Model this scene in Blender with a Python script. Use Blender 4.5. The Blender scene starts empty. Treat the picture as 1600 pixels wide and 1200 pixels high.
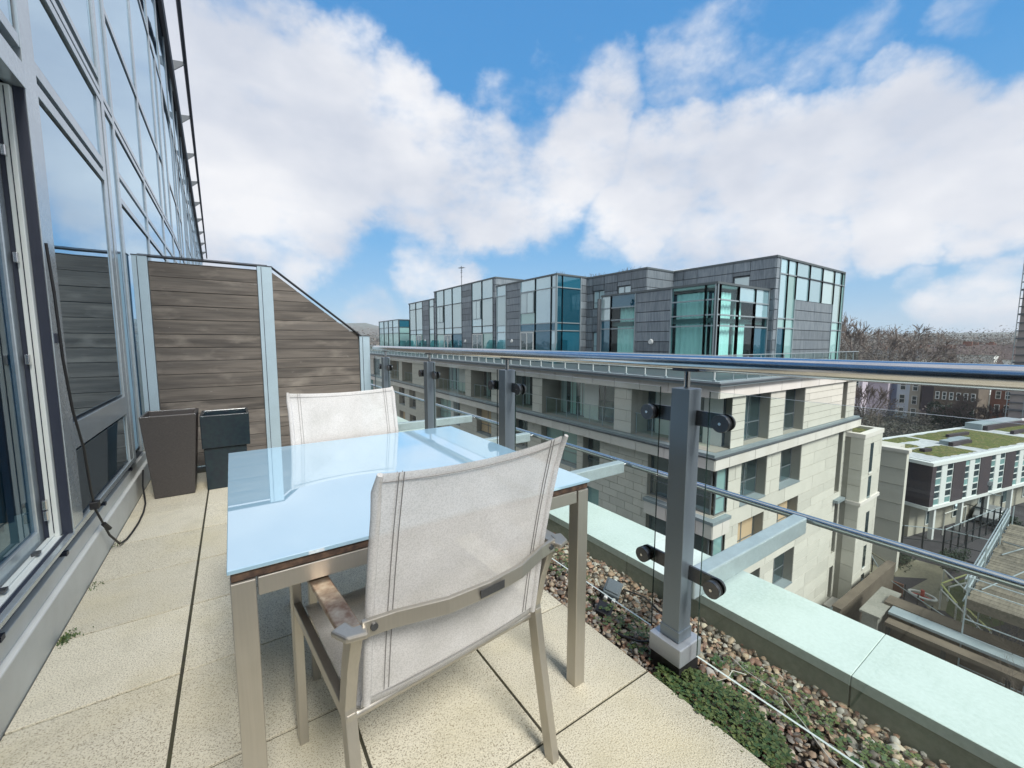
import bpy, math, random
from mathutils import Vector, Matrix
random.seed(7)
R = math.radians
S = bpy.context.scene
COL = S.collection

# ---------------------------------------------------------------- camera
cam = bpy.data.cameras.new('camera'); co = bpy.data.objects.new('camera', cam); COL.objects.link(co)
TH, PH, RO = .59634, .101368, .00211
Fw = Vector((math.sin(TH)*math.cos(PH), math.cos(TH)*math.cos(PH), -math.sin(PH)))
Rt = Vector((math.cos(TH), -math.sin(TH), 0)); Up = Rt.cross(Fw)
R2 = Rt*math.cos(RO)+Up*math.sin(RO); U2 = Up*math.cos(RO)-Rt*math.sin(RO)
co.matrix_world = Matrix(((R2.x, U2.x, -Fw.x, 0), (R2.y, U2.y, -Fw.y, 0), (R2.z, U2.z, -Fw.z, 1.2), (0, 0, 0, 1)))
cam.sensor_width = 36; cam.lens = 645.36/1600*36; cam.clip_start = .03; cam.clip_end = 9000
S.camera = co

# ---------------------------------------------------------------- world
SUN_AZ, SUN_EL = 178, 48          # compass style, clockwise from +Y
w = bpy.data.worlds.new('World'); S.world = w; w.use_nodes = True
NT = w.node_tree; NT.nodes.clear(); N = NT.nodes; L = NT.links
def nd(t, **k):
    n = N.new(t)
    for a, b in k.items(): setattr(n, a, b)
    return n
def mth(op, a, b=None, c=None):
    n = nd('ShaderNodeMath', operation=op)
    for i, v in enumerate((a, b, c)):
        if v is None: continue
        if isinstance(v, (int, float)): n.inputs[i].default_value = v
        else: L.new(v, n.inputs[i])
    return n.outputs[0]
sky = nd('ShaderNodeTexSky', sky_type='NISHITA', sun_disc=False)
sky.sun_elevation = R(SUN_EL); sky.sun_rotation = R(SUN_AZ); sky.air_density = 1.0; sky.dust_density = .35; sky.ozone_density = 2.6
tc = nd('ShaderNodeTexCoord'); D0 = tc.outputs['Generated']
# warp the view direction a little so cloud edges billow
wn = nd('ShaderNodeTexNoise'); wn.inputs['Scale'].default_value = 5; wn.inputs['Detail'].default_value = 7; wn.inputs['Roughness'].default_value = .62
L.new(D0, wn.inputs['Vector'])
sub = nd('ShaderNodeVectorMath', operation='SUBTRACT'); L.new(wn.outputs['Color'], sub.inputs[0]); sub.inputs[1].default_value = (.5, .5, .5)
scl = nd('ShaderNodeVectorMath', operation='SCALE'); L.new(sub.outputs[0], scl.inputs[0]); scl.inputs['Scale'].default_value = .15
add = nd('ShaderNodeVectorMath', operation='ADD'); L.new(D0, add.inputs[0]); L.new(scl.outputs[0], add.inputs[1])
nrm = nd('ShaderNodeVectorMath', operation='NORMALIZE'); L.new(add.outputs[0], nrm.inputs[0]); DW = nrm.outputs[0]
CLOUDS = [(0.755, 0.44, 0.485, 0.13, 0.46), (0.83, 0.32, 0.455, 0.12, 0.44), (0.6, 0.64, 0.47, 0.12, 0.42), (-0.001, 0.889, 0.458, 0.106, 1), (0.064, 0.856, 0.513, 0.086, 0.8), (0.091, 0.894, 0.439, 0.152, 1), (0.205, 0.859, 0.47, 0.112, 1), (0.296, 0.84, 0.455, 0.107, 0.9), (0.235, 0.901, 0.366, 0.164, 1), (0.1, 0.944, 0.313, 0.181, 1), (0.348, 0.881, 0.32, 0.135, 0.9), (0.395, 0.82, 0.414, 0.101, 0.9), (0.032, 0.979, 0.202, 0.118, 0.9), (0.107, 0.983, 0.15, 0.063, 0.8), (-0.01, 0.946, 0.323, 0.129, 1), (0.371, 0.911, 0.18, 0.086, 0.7), (0.446, 0.883, 0.147, 0.066, 0.7), (0.267, 0.96, 0.077, 0.071, 0.55), (0.476, 0.801, 0.362, 0.12, 0.85), (0.52, 0.793, 0.315, 0.124, 0.9), (0.464, 0.837, 0.289, 0.098, 0.8), (0.545, 0.733, 0.407, 0.076, 0.6), (0.42, 0.877, 0.236, 0.071, 0.6), (0.479, 0.731, 0.486, 0.059, 0.5), (0.538, 0.683, 0.494, 0.064, 0.55), (0.641, 0.594, 0.486, 0.079, 0.6), (0.597, 0.654, 0.464, 0.071, 0.5), (0.598, 0.732, 0.327, 0.122, 0.9), (0.641, 0.66, 0.391, 0.114, 0.9), (0.764, 0.546, 0.344, 0.133, 1), (0.844, 0.422, 0.333, 0.131, 1), (0.89, 0.315, 0.329, 0.116, 1), (0.918, 0.236, 0.318, 0.114, 1), (0.948, 0.165, 0.271, 0.105, 1), (0.969, 0.106, 0.221, 0.083, 1), (0.746, 0.609, 0.268, 0.105, 0.9), (0.847, 0.48, 0.228, 0.132, 0.9), (0.907, 0.363, 0.212, 0.108, 0.9), (0.948, 0.236, 0.212, 0.083, 0.9), (0.971, 0.148, 0.185, 0.058, 0.8), (0.906, 0.214, 0.364, 0.059, 0.8), (0.721, 0.657, 0.22, 0.069, 0.6), (0.803, 0.566, 0.186, 0.079, 0.7), (0.706, 0.5, 0.501, 0.07, 0.5), (0.745, 0.449, 0.494, 0.068, 0.5), (0.781, 0.391, 0.487, 0.065, 0.5), (0.818, 0.336, 0.466, 0.068, 0.5), (0.849, 0.292, 0.44, 0.054, 0.5), (0.872, 0.241, 0.426, 0.042, 0.6), (0.879, 0.145, 0.453, 0.053, 0.5), (0.944, 0.109, 0.312, 0.022, 0.5), (0.984, 0.169, 0.059, 0.061, 0.75), (0.99, 0.116, 0.085, 0.064, 0.8), (0.972, 0.209, 0.104, 0.032, 0.5), (0.993, 0.118, 0.016, 0.057, 0.7), (0.972, 0.229, 0.051, 0.034, 0.3)]
acc = None
for x, y, z, r, wt in CLOUDS:
    d = nd('ShaderNodeVectorMath', operation='DOT_PRODUCT'); L.new(DW, d.inputs[0]); d.inputs[1].default_value = Vector((x, y, z)).normalized()
    m = nd('ShaderNodeMapRange', interpolation_type='SMOOTHSTEP')
    L.new(d.outputs['Value'], m.inputs['Value'])
    m.inputs['From Min'].default_value = math.cos(r*1.32); m.inputs['From Max'].default_value = math.cos(r*.35)
    m.inputs['To Min'].default_value = 0; m.inputs['To Max'].default_value = wt
    acc = m.outputs[0] if acc is None else mth('MAXIMUM', acc, m.outputs[0])
# beyond those banks, out of view, fuller cloud added to whiten handrail and fill
fw = nd('ShaderNodeVectorMath', operation='DOT_PRODUCT'); L.new(D0, fw.inputs[0]); fw.inputs[1].default_value = Vector((.6, .74, .31)).normalized()
out = nd('ShaderNodeMapRange', interpolation_type='SMOOTHSTEP'); L.new(fw.outputs['Value'], out.inputs['Value'])
out.inputs['From Min'].default_value = .74; out.inputs['From Max'].default_value = .60; out.inputs['To Min'].default_value = 0; out.inputs['To Max'].default_value = 1
bn = nd('ShaderNodeTexNoise'); bn.inputs['Scale'].default_value = 2.1; bn.inputs['Detail'].default_value = 5; L.new(DW, bn.inputs['Vector'])
bm_ = nd('ShaderNodeMapRange', interpolation_type='SMOOTHSTEP'); L.new(bn.outputs['Fac'], bm_.inputs['Value'])
bm_.inputs['From Min'].default_value = .28; bm_.inputs['From Max'].default_value = .44; bm_.inputs['To Max'].default_value = 1
rest = mth('MULTIPLY', out.outputs[0], bm_.outputs[0])
cov = mth('MAXIMUM', acc, rest)
fn = nd('ShaderNodeTexNoise'); fn.inputs['Scale'].default_value = 7; fn.inputs['Detail'].default_value = 9; fn.inputs['Roughness'].default_value = .58
mp = nd('ShaderNodeMapping'); mp.inputs['Scale'].default_value = (1, 1, 1.7); L.new(D0, mp.inputs['Vector']); L.new(mp.outputs[0], fn.inputs['Vector'])
dens = mth('ADD', cov, mth('MULTIPLY', mth('SUBTRACT', fn.outputs['Fac'], .5), 1.45))
cm = nd('ShaderNodeMapRange', interpolation_type='SMOOTHSTEP'); L.new(dens, cm.inputs['Value'])
cm.inputs['From Min'].default_value = .27; cm.inputs['From Max'].default_value = .98; cm.inputs['To Max'].default_value = .97
# cloud tone: lit tops, lilac-grey undersides
sh = nd('ShaderNodeTexNoise'); sh.inputs['Scale'].default_value = 3.0; sh.inputs['Detail'].default_value = 6; L.new(mp.outputs[0], sh.inputs['Vector'])
cr = nd('ShaderNodeValToRGB'); L.new(sh.outputs['Fac'], cr.inputs['Fac'])
cr.color_ramp.elements[0].position = .36; cr.color_ramp.elements[0].color = (.66, .70, .79, 1)
cr.color_ramp.elements[1].position = .60; cr.color_ramp.elements[1].color = (.96, .96, .98, 1)
# clear sky: Nishita, tinted by a slightly paler horizon from thin haze
sc_ = nd('ShaderNodeMix', data_type='RGBA', blend_type='MULTIPLY'); sc_.inputs['Factor'].default_value = 1
sx_ = nd('ShaderNodeSeparateXYZ'); L.new(D0, sx_.inputs[0])
gr = nd('ShaderNodeValToRGB'); L.new(sx_.outputs['Z'], gr.inputs['Fac']); e = gr.color_ramp.elements
e[0].position = 0; e[0].color = (.30, .44, .56, 1); e[1].position = .85; e[1].color = (.05, .19, .44, 1)
for p_, c_ in ((.08, (0.205, 0.372, 0.539)), (.22, (0.107, 0.307, 0.539)), (.45, (0.051, 0.233, 0.493))): q_ = e.new(p_); q_.color = (*c_, 1)
gs = nd('ShaderNodeMix', data_type='RGBA', blend_type='MULTIPLY'); gs.inputs['Factor'].default_value = 1; L.new(gr.outputs[0], gs.inputs['A']); gs.inputs['B'].default_value = (6.1, 6.4, 6.6, 1)
gm = nd('ShaderNodeMix', data_type='RGBA'); gm.inputs['Factor'].default_value = .9; L.new(sky.outputs[0], gm.inputs['A']); L.new(gs.outputs['Result'], gm.inputs['B'])
L.new(gm.outputs['Result'], sc_.inputs['A']); sc_.inputs['B'].default_value = (1, 1, 1, 1)
ccol = nd('ShaderNodeMix', data_type='RGBA', blend_type='MULTIPLY'); ccol.inputs['Factor'].default_value = 1
L.new(cr.outputs[0], ccol.inputs['A']); ccol.inputs['B'].default_value = (4.65, 4.65, 4.65, 1)
mx = nd('ShaderNodeMix', data_type='RGBA'); L.new(cm.outputs[0], mx.inputs['Factor']); L.new(sc_.outputs['Result'], mx.inputs['A']); L.new(ccol.outputs['Result'], mx.inputs['B'])
bg = nd('ShaderNodeBackground'); bg.inputs['Strength'].default_value = .125; L.new(mx.outputs['Result'], bg.inputs['Color'])
wo = nd('ShaderNodeOutputWorld'); L.new(bg.outputs[0], wo.inputs['Surface'])
w.cycles.sampling_method = 'MANUAL'; w.cycles.sample_map_resolution = 1024

sun = bpy.data.lights.new('sun', 'SUN'); so = bpy.data.objects.new('sun', sun); COL.objects.link(so)
sun.energy = 2.8; sun.angle = R(18); sun.color = (1, .965, .91)
sd = Vector((math.sin(R(SUN_AZ))*math.cos(R(SUN_EL)), math.cos(R(SUN_AZ))*math.cos(R(SUN_EL)), math.sin(R(SUN_EL))))
so.rotation_euler = sd.to_track_quat('Z', 'Y').to_euler()
S.view_settings.view_transform = 'Standard'; S.view_settings.look = 'None'; S.view_settings.gamma = 1; S.view_settings.use_curve_mapping = False
S.view_settings.exposure = .80
S.cycles.transparent_max_bounces = 20; S.cycles.max_bounces = 8
S.cycles.use_denoising = True

# ---------------------------------------------------------------- materials
MATS = {}
def mat(name, col, rough=.6, metal=0, spec=.5, n1=None, n2=None, bump=None, rnd=0, build=None):
    """col; n1=(scale, amount, col2): noise mix; n2 the same again, finer; bump=(scale, strength, dist); rnd: brightness variation per piece"""
    m = bpy.data.materials.new(name); m.use_nodes = True; nt = m.node_tree; b = nt.nodes['Principled BSDF']
    b.inputs['Roughness'].default_value = rough; b.inputs['Metallic'].default_value = metal; b.inputs['Specular IOR Level'].default_value = spec
    geo = nt.nodes.new('ShaderNodeNewGeometry'); pos = geo.outputs['Position']
    c = nt.nodes.new('ShaderNodeRGB'); c.outputs[0].default_value = (*col, 1); c = c.outputs[0]
    def noise(scale, detail=5, vec=None, rough_=.55):
        n = nt.nodes.new('ShaderNodeTexNoise'); n.inputs['Detail'].default_value = detail; n.inputs['Roughness'].default_value = rough_
        if isinstance(scale, tuple):
            mp = nt.nodes.new('ShaderNodeMapping'); mp.inputs['Scale'].default_value = scale; nt.links.new(vec or pos, mp.inputs[0]); nt.links.new(mp.outputs[0], n.inputs['Vector']); n.inputs['Scale'].default_value = 1
        else:
            n.inputs['Scale'].default_value = scale; nt.links.new(vec or pos, n.inputs['Vector'])
        return n.outputs['Fac']
    def ramp(v, a, b_, to0=0, to1=1):
        r = nt.nodes.new('ShaderNodeMapRange'); nt.links.new(v, r.inputs['Value'])
        for k, x in zip(('From Min', 'From Max', 'To Min', 'To Max'), (a, b_, to0, to1)): r.inputs[k].default_value = x
        return r.outputs[0]
    def mix(f, a, bb, mode='MIX'):
        x = nt.nodes.new('ShaderNodeMix'); x.data_type = 'RGBA'; x.blend_type = mode
        if isinstance(f, (int, float)): x.inputs['Factor'].default_value = f
        else: nt.links.new(f, x.inputs['Factor'])
        nt.links.new(a, x.inputs['A'])
        if isinstance(bb, tuple): x.inputs['B'].default_value = (*bb, 1)
        else: nt.links.new(bb, x.inputs['B'])
        return x.outputs['Result']
    for q in (n1, n2):
        if q:
            f = ramp(noise(q[0]), .5-q[3] if len(q) > 3 else .35, .5+q[3] if len(q) > 3 else .65, 0, q[1]); c = mix(f, c, q[2])
    if rnd:
        oi = nt.nodes.new('ShaderNodeObjectInfo'); v = ramp(oi.outputs['Random'], 0, 1, 1-rnd, 1+rnd)
        cb = nt.nodes.new('ShaderNodeCombineColor')
        for i in range(3): nt.links.new(v, cb.inputs[i])
        c = mix(1.0, c, cb.outputs[0], 'MULTIPLY')
    if build: c = build(nt, b, c, pos, noise, ramp, mix) or c
    nt.links.new(c, b.inputs['Base Color'])
    if bump:
        bp = nt.nodes.new('ShaderNodeBump'); bp.inputs['Strength'].default_value = bump[1]; bp.inputs['Distance'].default_value = bump[2]
        nt.links.new(noise(bump[0]), bp.inputs['Height']); nt.links.new(bp.outputs[0], b.inputs['Normal'])
    MATS[name] = m
    return m
def glass(name, tint, ior=1.5, rough=0.0, spec=1.0, gcol=(1, 1, 1)):
    m = bpy.data.materials.new(name); m.use_nodes = True; nt = m.node_tree; nt.nodes.remove(nt.nodes['Principled BSDF'])
    o = nt.nodes['Material Output']; t = nt.nodes.new('ShaderNodeBsdfTransparent'); t.inputs['Color'].default_value = (*tint, 1)
    g = nt.nodes.new('ShaderNodeBsdfGlossy'); g.inputs['Roughness'].default_value = rough; g.inputs['Color'].default_value = (*gcol, 1)
    f = nt.nodes.new('ShaderNodeFresnel'); f.inputs['IOR'].default_value = ior
    geo = nt.nodes.new('ShaderNodeNewGeometry')
    # the two faces of the slab: reflect only on the front of each face
    mu = nt.nodes.new('ShaderNodeMath'); mu.operation = 'MULTIPLY'; inv = nt.nodes.new('ShaderNodeMath'); inv.operation = 'SUBTRACT'; inv.inputs[0].default_value = 1
    nt.links.new(geo.outputs['Backfacing'], inv.inputs[1]); nt.links.new(f.outputs[0], mu.inputs[0]); nt.links.new(inv.outputs[0], mu.inputs[1])
    mu2 = nt.nodes.new('ShaderNodeMath'); mu2.operation = 'MULTIPLY'; mu2.use_clamp = True; mu2.inputs[1].default_value = spec; nt.links.new(mu.outputs[0], mu2.inputs[0])
    x = nt.nodes.new('ShaderNodeMixShader'); nt.links.new(mu2.outputs[0], x.inputs[0]); nt.links.new(t.outputs[0], x.inputs[1]); nt.links.new(g.outputs[0], x.inputs[2]); nt.links.new(x.outputs[0], o.inputs['Surface'])
    MATS[name] = m
    return m
def mirror_glass(name, base, ior, gcol=(1, 1, 1), wob=.004, rnd=.0, lo=0):
    """reflective tinted glazing: a dark body under a coated, faintly wavy face"""
    m = bpy.data.materials.new(name); m.use_nodes = True; nt = m.node_tree; b = nt.nodes['Principled BSDF']; o = nt.nodes['Material Output']
    b.inputs['Base Color'].default_value = (*base, 1); b.inputs['Roughness'].default_value = .25; b.inputs['Specular IOR Level'].default_value = 0
    g = nt.nodes.new('ShaderNodeBsdfGlossy'); g.inputs['Roughness'].default_value = .015; g.inputs['Color'].default_value = (*gcol, 1)
    f = nt.nodes.new('ShaderNodeFresnel'); f.inputs['IOR'].default_value = ior
    geo = nt.nodes.new('ShaderNodeNewGeometry'); n = nt.nodes.new('ShaderNodeTexNoise'); n.inputs['Scale'].default_value = 1.1; nt.links.new(geo.outputs['Position'], n.inputs['Vector'])
    bp = nt.nodes.new('ShaderNodeBump'); bp.inputs['Strength'].default_value = 1; bp.inputs['Distance'].default_value = wob; nt.links.new(n.outputs['Fac'], bp.inputs['Height'])
    nt.links.new(bp.outputs[0], g.inputs['Normal'])
    if rnd:
        oi = nt.nodes.new('ShaderNodeObjectInfo'); hs = nt.nodes.new('ShaderNodeHueSaturation'); hs.inputs['Color'].default_value = (*base, 1)
        r = nt.nodes.new('ShaderNodeMapRange'); nt.links.new(oi.outputs['Random'], r.inputs['Value']); r.inputs['To Min'].default_value = 1-rnd; r.inputs['To Max'].default_value = 1+rnd
        nt.links.new(r.outputs[0], hs.inputs['Value']); nt.links.new(hs.outputs[0], b.inputs['Base Color'])
    ml = nt.nodes.new('ShaderNodeMapRange'); nt.links.new(f.outputs[0], ml.inputs['Value']); ml.inputs['To Min'].default_value = lo; ml.inputs['To Max'].default_value = 1   # metallic coating under the fresnel
    x = nt.nodes.new('ShaderNodeMixShader'); nt.links.new(ml.outputs[0], x.inputs[0]); nt.links.new(b.outputs[0], x.inputs[1]); nt.links.new(g.outputs[0], x.inputs[2]); nt.links.new(x.outputs[0], o.inputs['Surface'])
    MATS[name] = m
    return m

def paver_build(nt, b, c, pos, noise, ramp, mix):
    v = nt.nodes.new('ShaderNodeTexVoronoi'); v.inputs['Scale'].default_value = 320; nt.links.new(pos, v.inputs['Vector'])
    c = mix(ramp(noise(230, 5), .51, .63, 0, .8), c, (.15, .12, .08))
    c = mix(ramp(v.outputs['Distance'], .0, .35, .5, 0), c, (.78, .71, .56))
    c = mix(ramp(noise(2.2, 6), .45, .75, 0, .5), c, (.50, .44, .27))
    c = mix(ramp(noise(9, 6), .5, .8, 0, .35), c, (.33, .31, .23))
    bp = nt.nodes.new('ShaderNodeBump'); bp.inputs['Strength'].default_value = .75; bp.inputs['Distance'].default_value = .004
    nt.links.new(noise(190, 4), bp.inputs['Height']); nt.links.new(bp.outputs[0], b.inputs['Normal'])
    return c
mat('paver', (.61, .575, .46), .9, rnd=.10, build=paver_build)
mat('underlay', (.035, .032, .024), .95, n1=(14, .7, (.06, .062, .03)))
mat('facade_metal', (.56, .63, .67), .24, .6, n1=(3, .35, (.36, .42, .46)), n2=(40, .2, (.30, .34, .36)), bump=(90, .08, .001))
mat('gasket', (.02, .026, .045), .5)
mat('upvc', (.66, .70, .68), .4, n1=(5, .3, (.46, .52, .50)))
mat('plinth_metal', (.62, .64, .62), .5, .1, n1=(4, .5, (.46, .47, .44)), n2=(30, .3, (.62, .62, .6)))
mirror_glass('facade_glass', (.015, .04, .065), 1.7, (.68, .84, .96), .003, lo=.72)
glass('door_glass', (.42, .62, .72), 1.55, 0, 1.0, (.8, .92, 1))
mat('curtain_blue', (.16, .34, .44), .9, n1=((14, 14, .5), .7, (.32, .46, .52)))
mat('room_dark', (.02, .03, .045), .9)
mat('room_floor', (.16, .15, .13), .6)
mat('post_paint', (.20, .245, .285), .38, .45, n1=(260, .35, (.24, .28, .32)), bump=(300, .1, .0006))
mat('pale_paint', (.42, .45, .49), .4, .35, n1=(200, .3, (.5, .53, .57)))
mat('clamp_metal', (.10, .105, .115), .3, .75, n1=(150, .3, (.16, .165, .175)))
mat('rubber', (.012, .012, .013), .7)
mat('stainless', (.66, .66, .66), .19, 1.0, n1=(30, .3, (.5, .5, .5)))
mat('galvanised', (.40, .48, .51), .42, .35, n1=(16, .5, (.52, .62, .66)), n2=(70, .35, (.33, .40, .42)), bump=(50, .1, .001))
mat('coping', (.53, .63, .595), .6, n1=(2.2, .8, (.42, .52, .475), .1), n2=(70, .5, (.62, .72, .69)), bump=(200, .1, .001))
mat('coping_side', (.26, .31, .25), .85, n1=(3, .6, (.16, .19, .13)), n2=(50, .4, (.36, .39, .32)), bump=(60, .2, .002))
def peb(nt, b, c, pos, noise, ramp, mix):
    geo = nt.nodes.new('ShaderNodeNewGeometry'); oi = nt.nodes.new('ShaderNodeObjectInfo')
    ad = nt.nodes.new('ShaderNodeMath'); ad.operation = 'ADD'; nt.links.new(geo.outputs['Random Per Island'], ad.inputs[0]); nt.links.new(oi.outputs['Random'], ad.inputs[1])
    fr = nt.nodes.new('ShaderNodeMath'); fr.operation = 'FRACT'; nt.links.new(ad.outputs[0], fr.inputs[0])
    r = nt.nodes.new('ShaderNodeValToRGB'); nt.links.new(fr.outputs[0], r.inputs['Fac']); r.color_ramp.interpolation = 'CONSTANT'
    cols = [(.12, .075, .05), (.30, .21, .14), (.42, .33, .23), (.20, .11, .08), (.24, .22, .19), (.50, .44, .34), (.14, .12, .10), (.34, .20, .13), (.45, .43, .38)]
    e = r.color_ramp.elements; e[0].color = (*cols[0], 1); e[0].position = 0; e[1].color = (*cols[1], 1); e[1].position = .11
    for i, k in enumerate(cols[2:]): x = e.new(.22+i*.11); x.color = (*k, 1)
    return mix(ramp(noise(60), .4, .8, 0, .4), r.outputs[0], (.07, .07, .045))
mat('pebble', (.3, .2, .1), .62, build=peb)
mat('soil', (.05, .042, .03), 1, n1=(40, .6, (.10, .08, .06)), bump=(60, 1, .01))
def leafcol(nt, b, c, pos, noise, ramp, mix):
    geo = nt.nodes.new('ShaderNodeNewGeometry'); return mix(ramp(geo.outputs['Random Per Island'], 0, 1, 0, 1), c, (.12, .15, .045))
mat('leaf', (.032, .085, .03), .6, build=leafcol)
mat('moss', (.12, .14, .03), .95, n1=(1.3, .9, (.20, .17, .07), .08), n2=(5, .9, (.05, .075, .02), .1), bump=(12, 1, .06))
def wood(nt, b, c, pos, noise, ramp, mix):
    oi = nt.nodes.new('ShaderNodeObjectInfo'); ofs = nt.nodes.new('ShaderNodeVectorMath'); ofs.operation = 'ADD'
    sc = nt.nodes.new('ShaderNodeVectorMath'); sc.operation = 'SCALE'; sc.inputs[0].default_value = (7, 3, 5); nt.links.new(oi.outputs['Random'], sc.inputs['Scale'])
    nt.links.new(pos, ofs.inputs[0]); nt.links.new(sc.outputs[0], ofs.inputs[1]); v = ofs.outputs[0]
    c = mix(ramp(noise((1.6, 10, 22), 6, v), .35, .65, 0, .7), c, (.175, .155, .135))
    c = mix(ramp(noise((3, 24, 55), 4, v), .5, .70, 0, .45), c, (.055, .046, .038))
    c = mix(ramp(noise((2.5, 3, 6), 5, v), .55, .72, 0, .5), c, (.30, .27, .235))
    c = mix(ramp(noise((6, 8, 12), 8, v, .7), .66, .74, 0, .6), c, (.36, .35, .33))
    bp = nt.nodes.new('ShaderNodeBump'); bp.inputs['Strength'].default_value = .5; bp.inputs['Distance'].default_value = .003; nt.links.new(noise((4, 40, 120), 5, v), bp.inputs['Height']); nt.links.new(bp.outputs[0], b.inputs['Normal'])
    return c
mat('weathered_wood', (.088, .080, .073), .85, rnd=.3, build=wood)
mat('screen_metal', (.34, .45, .52), .5, .3, n1=(120, .5, (.44, .56, .63)), n2=(6, .3, (.28, .36, .41)))
mat('dark_cap', (.05, .055, .065), .5, .3)
mat('brushed_steel', (.46, .44, .40), .38, .8, n1=(3, .4, (.32, .29, .23)), n2=((200, 200, 6), .3, (.52, .49, .43)))
mat('table_edge', (.03, .018, .015), .6, n1=(50, .7, (.13, .08, .05)))
mat('rust_strap', (.20, .12, .08), .4, .7, n1=(40, .9, (.42, .36, .28)))
m = mirror_glass('table_glass', (.35, .56, .71), 1.55, (.95, .98, 1), .0003, lo=.33)
def fabric():
    m = bpy.data.materials.new('sling_fabric'); m.use_nodes = True; nt = m.node_tree; b = nt.nodes['Principled BSDF']; o = nt.nodes['Material Output']
    b.inputs['Roughness'].default_value = .85; b.inputs['Specular IOR Level'].default_value = .2
    tc = nt.nodes.new('ShaderNodeTexCoord')
    n = nt.nodes.new('ShaderNodeTexNoise'); n.inputs['Scale'].default_value = 9; n.inputs['Detail'].default_value = 6; nt.links.new(tc.outputs['Object'], n.inputs['Vector'])
    n2 = nt.nodes.new('ShaderNodeTexNoise'); n2.inputs['Scale'].default_value = 330; nt.links.new(tc.outputs['Object'], n2.inputs['Vector'])
    r = nt.nodes.new('ShaderNodeValToRGB'); nt.links.new(n.outputs['Fac'], r.inputs['Fac']); r.color_ramp.elements[0].position = .3; r.color_ramp.elements[0].color = (.68, .67, .65, 1); r.color_ramp.elements[1].position = .62; r.color_ramp.elements[1].color = (.80, .79, .78, 1)
    x0 = nt.nodes.new('ShaderNodeMix'); x0.data_type = 'RGBA'; x0.blend_type = 'MULTIPLY'; x0.inputs['Factor'].default_value = .45; nt.links.new(r.outputs[0], x0.inputs['A'])
    r2 = nt.nodes.new('ShaderNodeValToRGB'); nt.links.new(n2.outputs['Fac'], r2.inputs['Fac']); r2.color_ramp.elements[0].position = .4; r2.color_ramp.elements[1].position = .55; r2.color_ramp.elements[0].color = (.6, .6, .6, 1); nt.links.new(r2.outputs[0], x0.inputs['B'])
    nt.links.new(x0.outputs['Result'], b.inputs['Base Color'])
    bp = nt.nodes.new('ShaderNodeBump'); bp.inputs['Strength'].default_value = .3; bp.inputs['Distance'].default_value = .001; nt.links.new(n2.outputs['Fac'], bp.inputs['Height']); nt.links.new(bp.outputs[0], b.inputs['Normal'])
    tl = nt.nodes.new('ShaderNodeBsdfTranslucent'); nt.links.new(x0.outputs['Result'], tl.inputs['Color'])
    x = nt.nodes.new('ShaderNodeMixShader'); x.inputs[0].default_value = .22; nt.links.new(b.outputs[0], x.inputs[1]); nt.links.new(tl.outputs[0], x.inputs[2])
    tr = nt.nodes.new('ShaderNodeBsdfTransparent'); y = nt.nodes.new('ShaderNodeMixShader'); y.inputs[0].default_value = .31   # open mesh weave
    nt.links.new(x.outputs[0], y.inputs[1]); nt.links.new(tr.outputs[0], y.inputs[2]); nt.links.new(y.outputs[0], o.inputs['Surface'])
    MATS['sling_fabric'] = m
fabric()
mat('sling_hem', (.46, .44, .41), .85, n1=(20, .4, (.36, .34, .31)), bump=(400, .2, .001))
mat('thread', (.19, .185, .18), .8)
mat('brown_plastic', (.045, .041, .041), .4, n1=(120, .5, (.08, .072, .068)), bump=(200, .2, .001))
mat('black_gloss', (.012, .02, .03), .18, n1=(30, .3, (.02, .05, .05)))
mat('cable_black', (.012, .012, .014), .5)
mat('grey_plastic', (.10, .12, .14), .5)
mat('white_plastic', (.7, .72, .7), .4)
mat('stone', (.56, .55, .49), .85, rnd=.07, n1=(1.1, .35, (.45, .45, .40)), n2=(6, .25, (.60, .60, .55)), bump=(25, .1, .01))
mat('stone_pale', (.64, .62, .585), .85, rnd=.04, n1=(.8, .3, (.46, .43, .36)))
mat('joint', (.29, .285, .25), .95)
mat('lead', (.24, .29, .31), .6, .1, n1=(1.5, .4, (.17, .215, .235)))
mat('lead_dark', (.09, .105, .12), .6, .2)
mat('zinc', (.115, .15, .18), .5, .25, rnd=.24, n1=((3, 3, .5), .7, (.19, .23, .26)), n2=((12, 12, 1.1), .5, (.32, .37, .40)))
mat('zinc_cap', (.10, .125, .135), .5, .3)
mat('win_frame', (.13, .155, .17), .5, .2)
mat('mullion', (.30, .37, .40), .4, .35)
mat('mullion_dark', (.035, .05, .06), .5)
mirror_glass('win_glass', (.03, .05, .055), 1.75, (.75, .9, .95), .01, rnd=.6, lo=0.15)
mirror_glass('pane_sky', (.27, .45, .50), 2.1, (.8, .95, 1), .01, rnd=.3, lo=0.3)
mirror_glass('pane_pale', (.42, .55, .55), 1.7, (.8, .95, 1), .01, rnd=.15, lo=0.2)
mirror_glass('pane_teal', (.012, .085, .13), 1.55, (.6, .85, 1), .015, rnd=.4, lo=0.12)
mirror_glass('pane_green', (.24, .42, .42), 1.7, (.8, 1, .95), .015, rnd=.3, lo=0.2)
glass('curtain_glass', (.78, .95, .94), 1.55, 0, 1, (.8, .95, 1))
glass('rail_glass', (.88, .95, .93), 1.45, 0, .35)
glass('terrace_glass', (.93, .965, .95), 1.45, 0, .9)
mat('glass_edge_dark', (.01, .03, .026), .2)
mat('glass_edge_pale', (.72, .76, .74), .3)
mat('curtain_white', (.80, .84, .82), .95)
mat('curtain_warm', (.50, .38, .24), .95)
mat('interior_dark', (.15, .18, .18), .95)
mat('render_white', (.62, .66, .64), .8, n1=(.8, .3, (.5, .55, .54)))
glass('frosted', (.55, .78, .80), 1.5, .25, 1.2, (.8, .95, 1))
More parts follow.
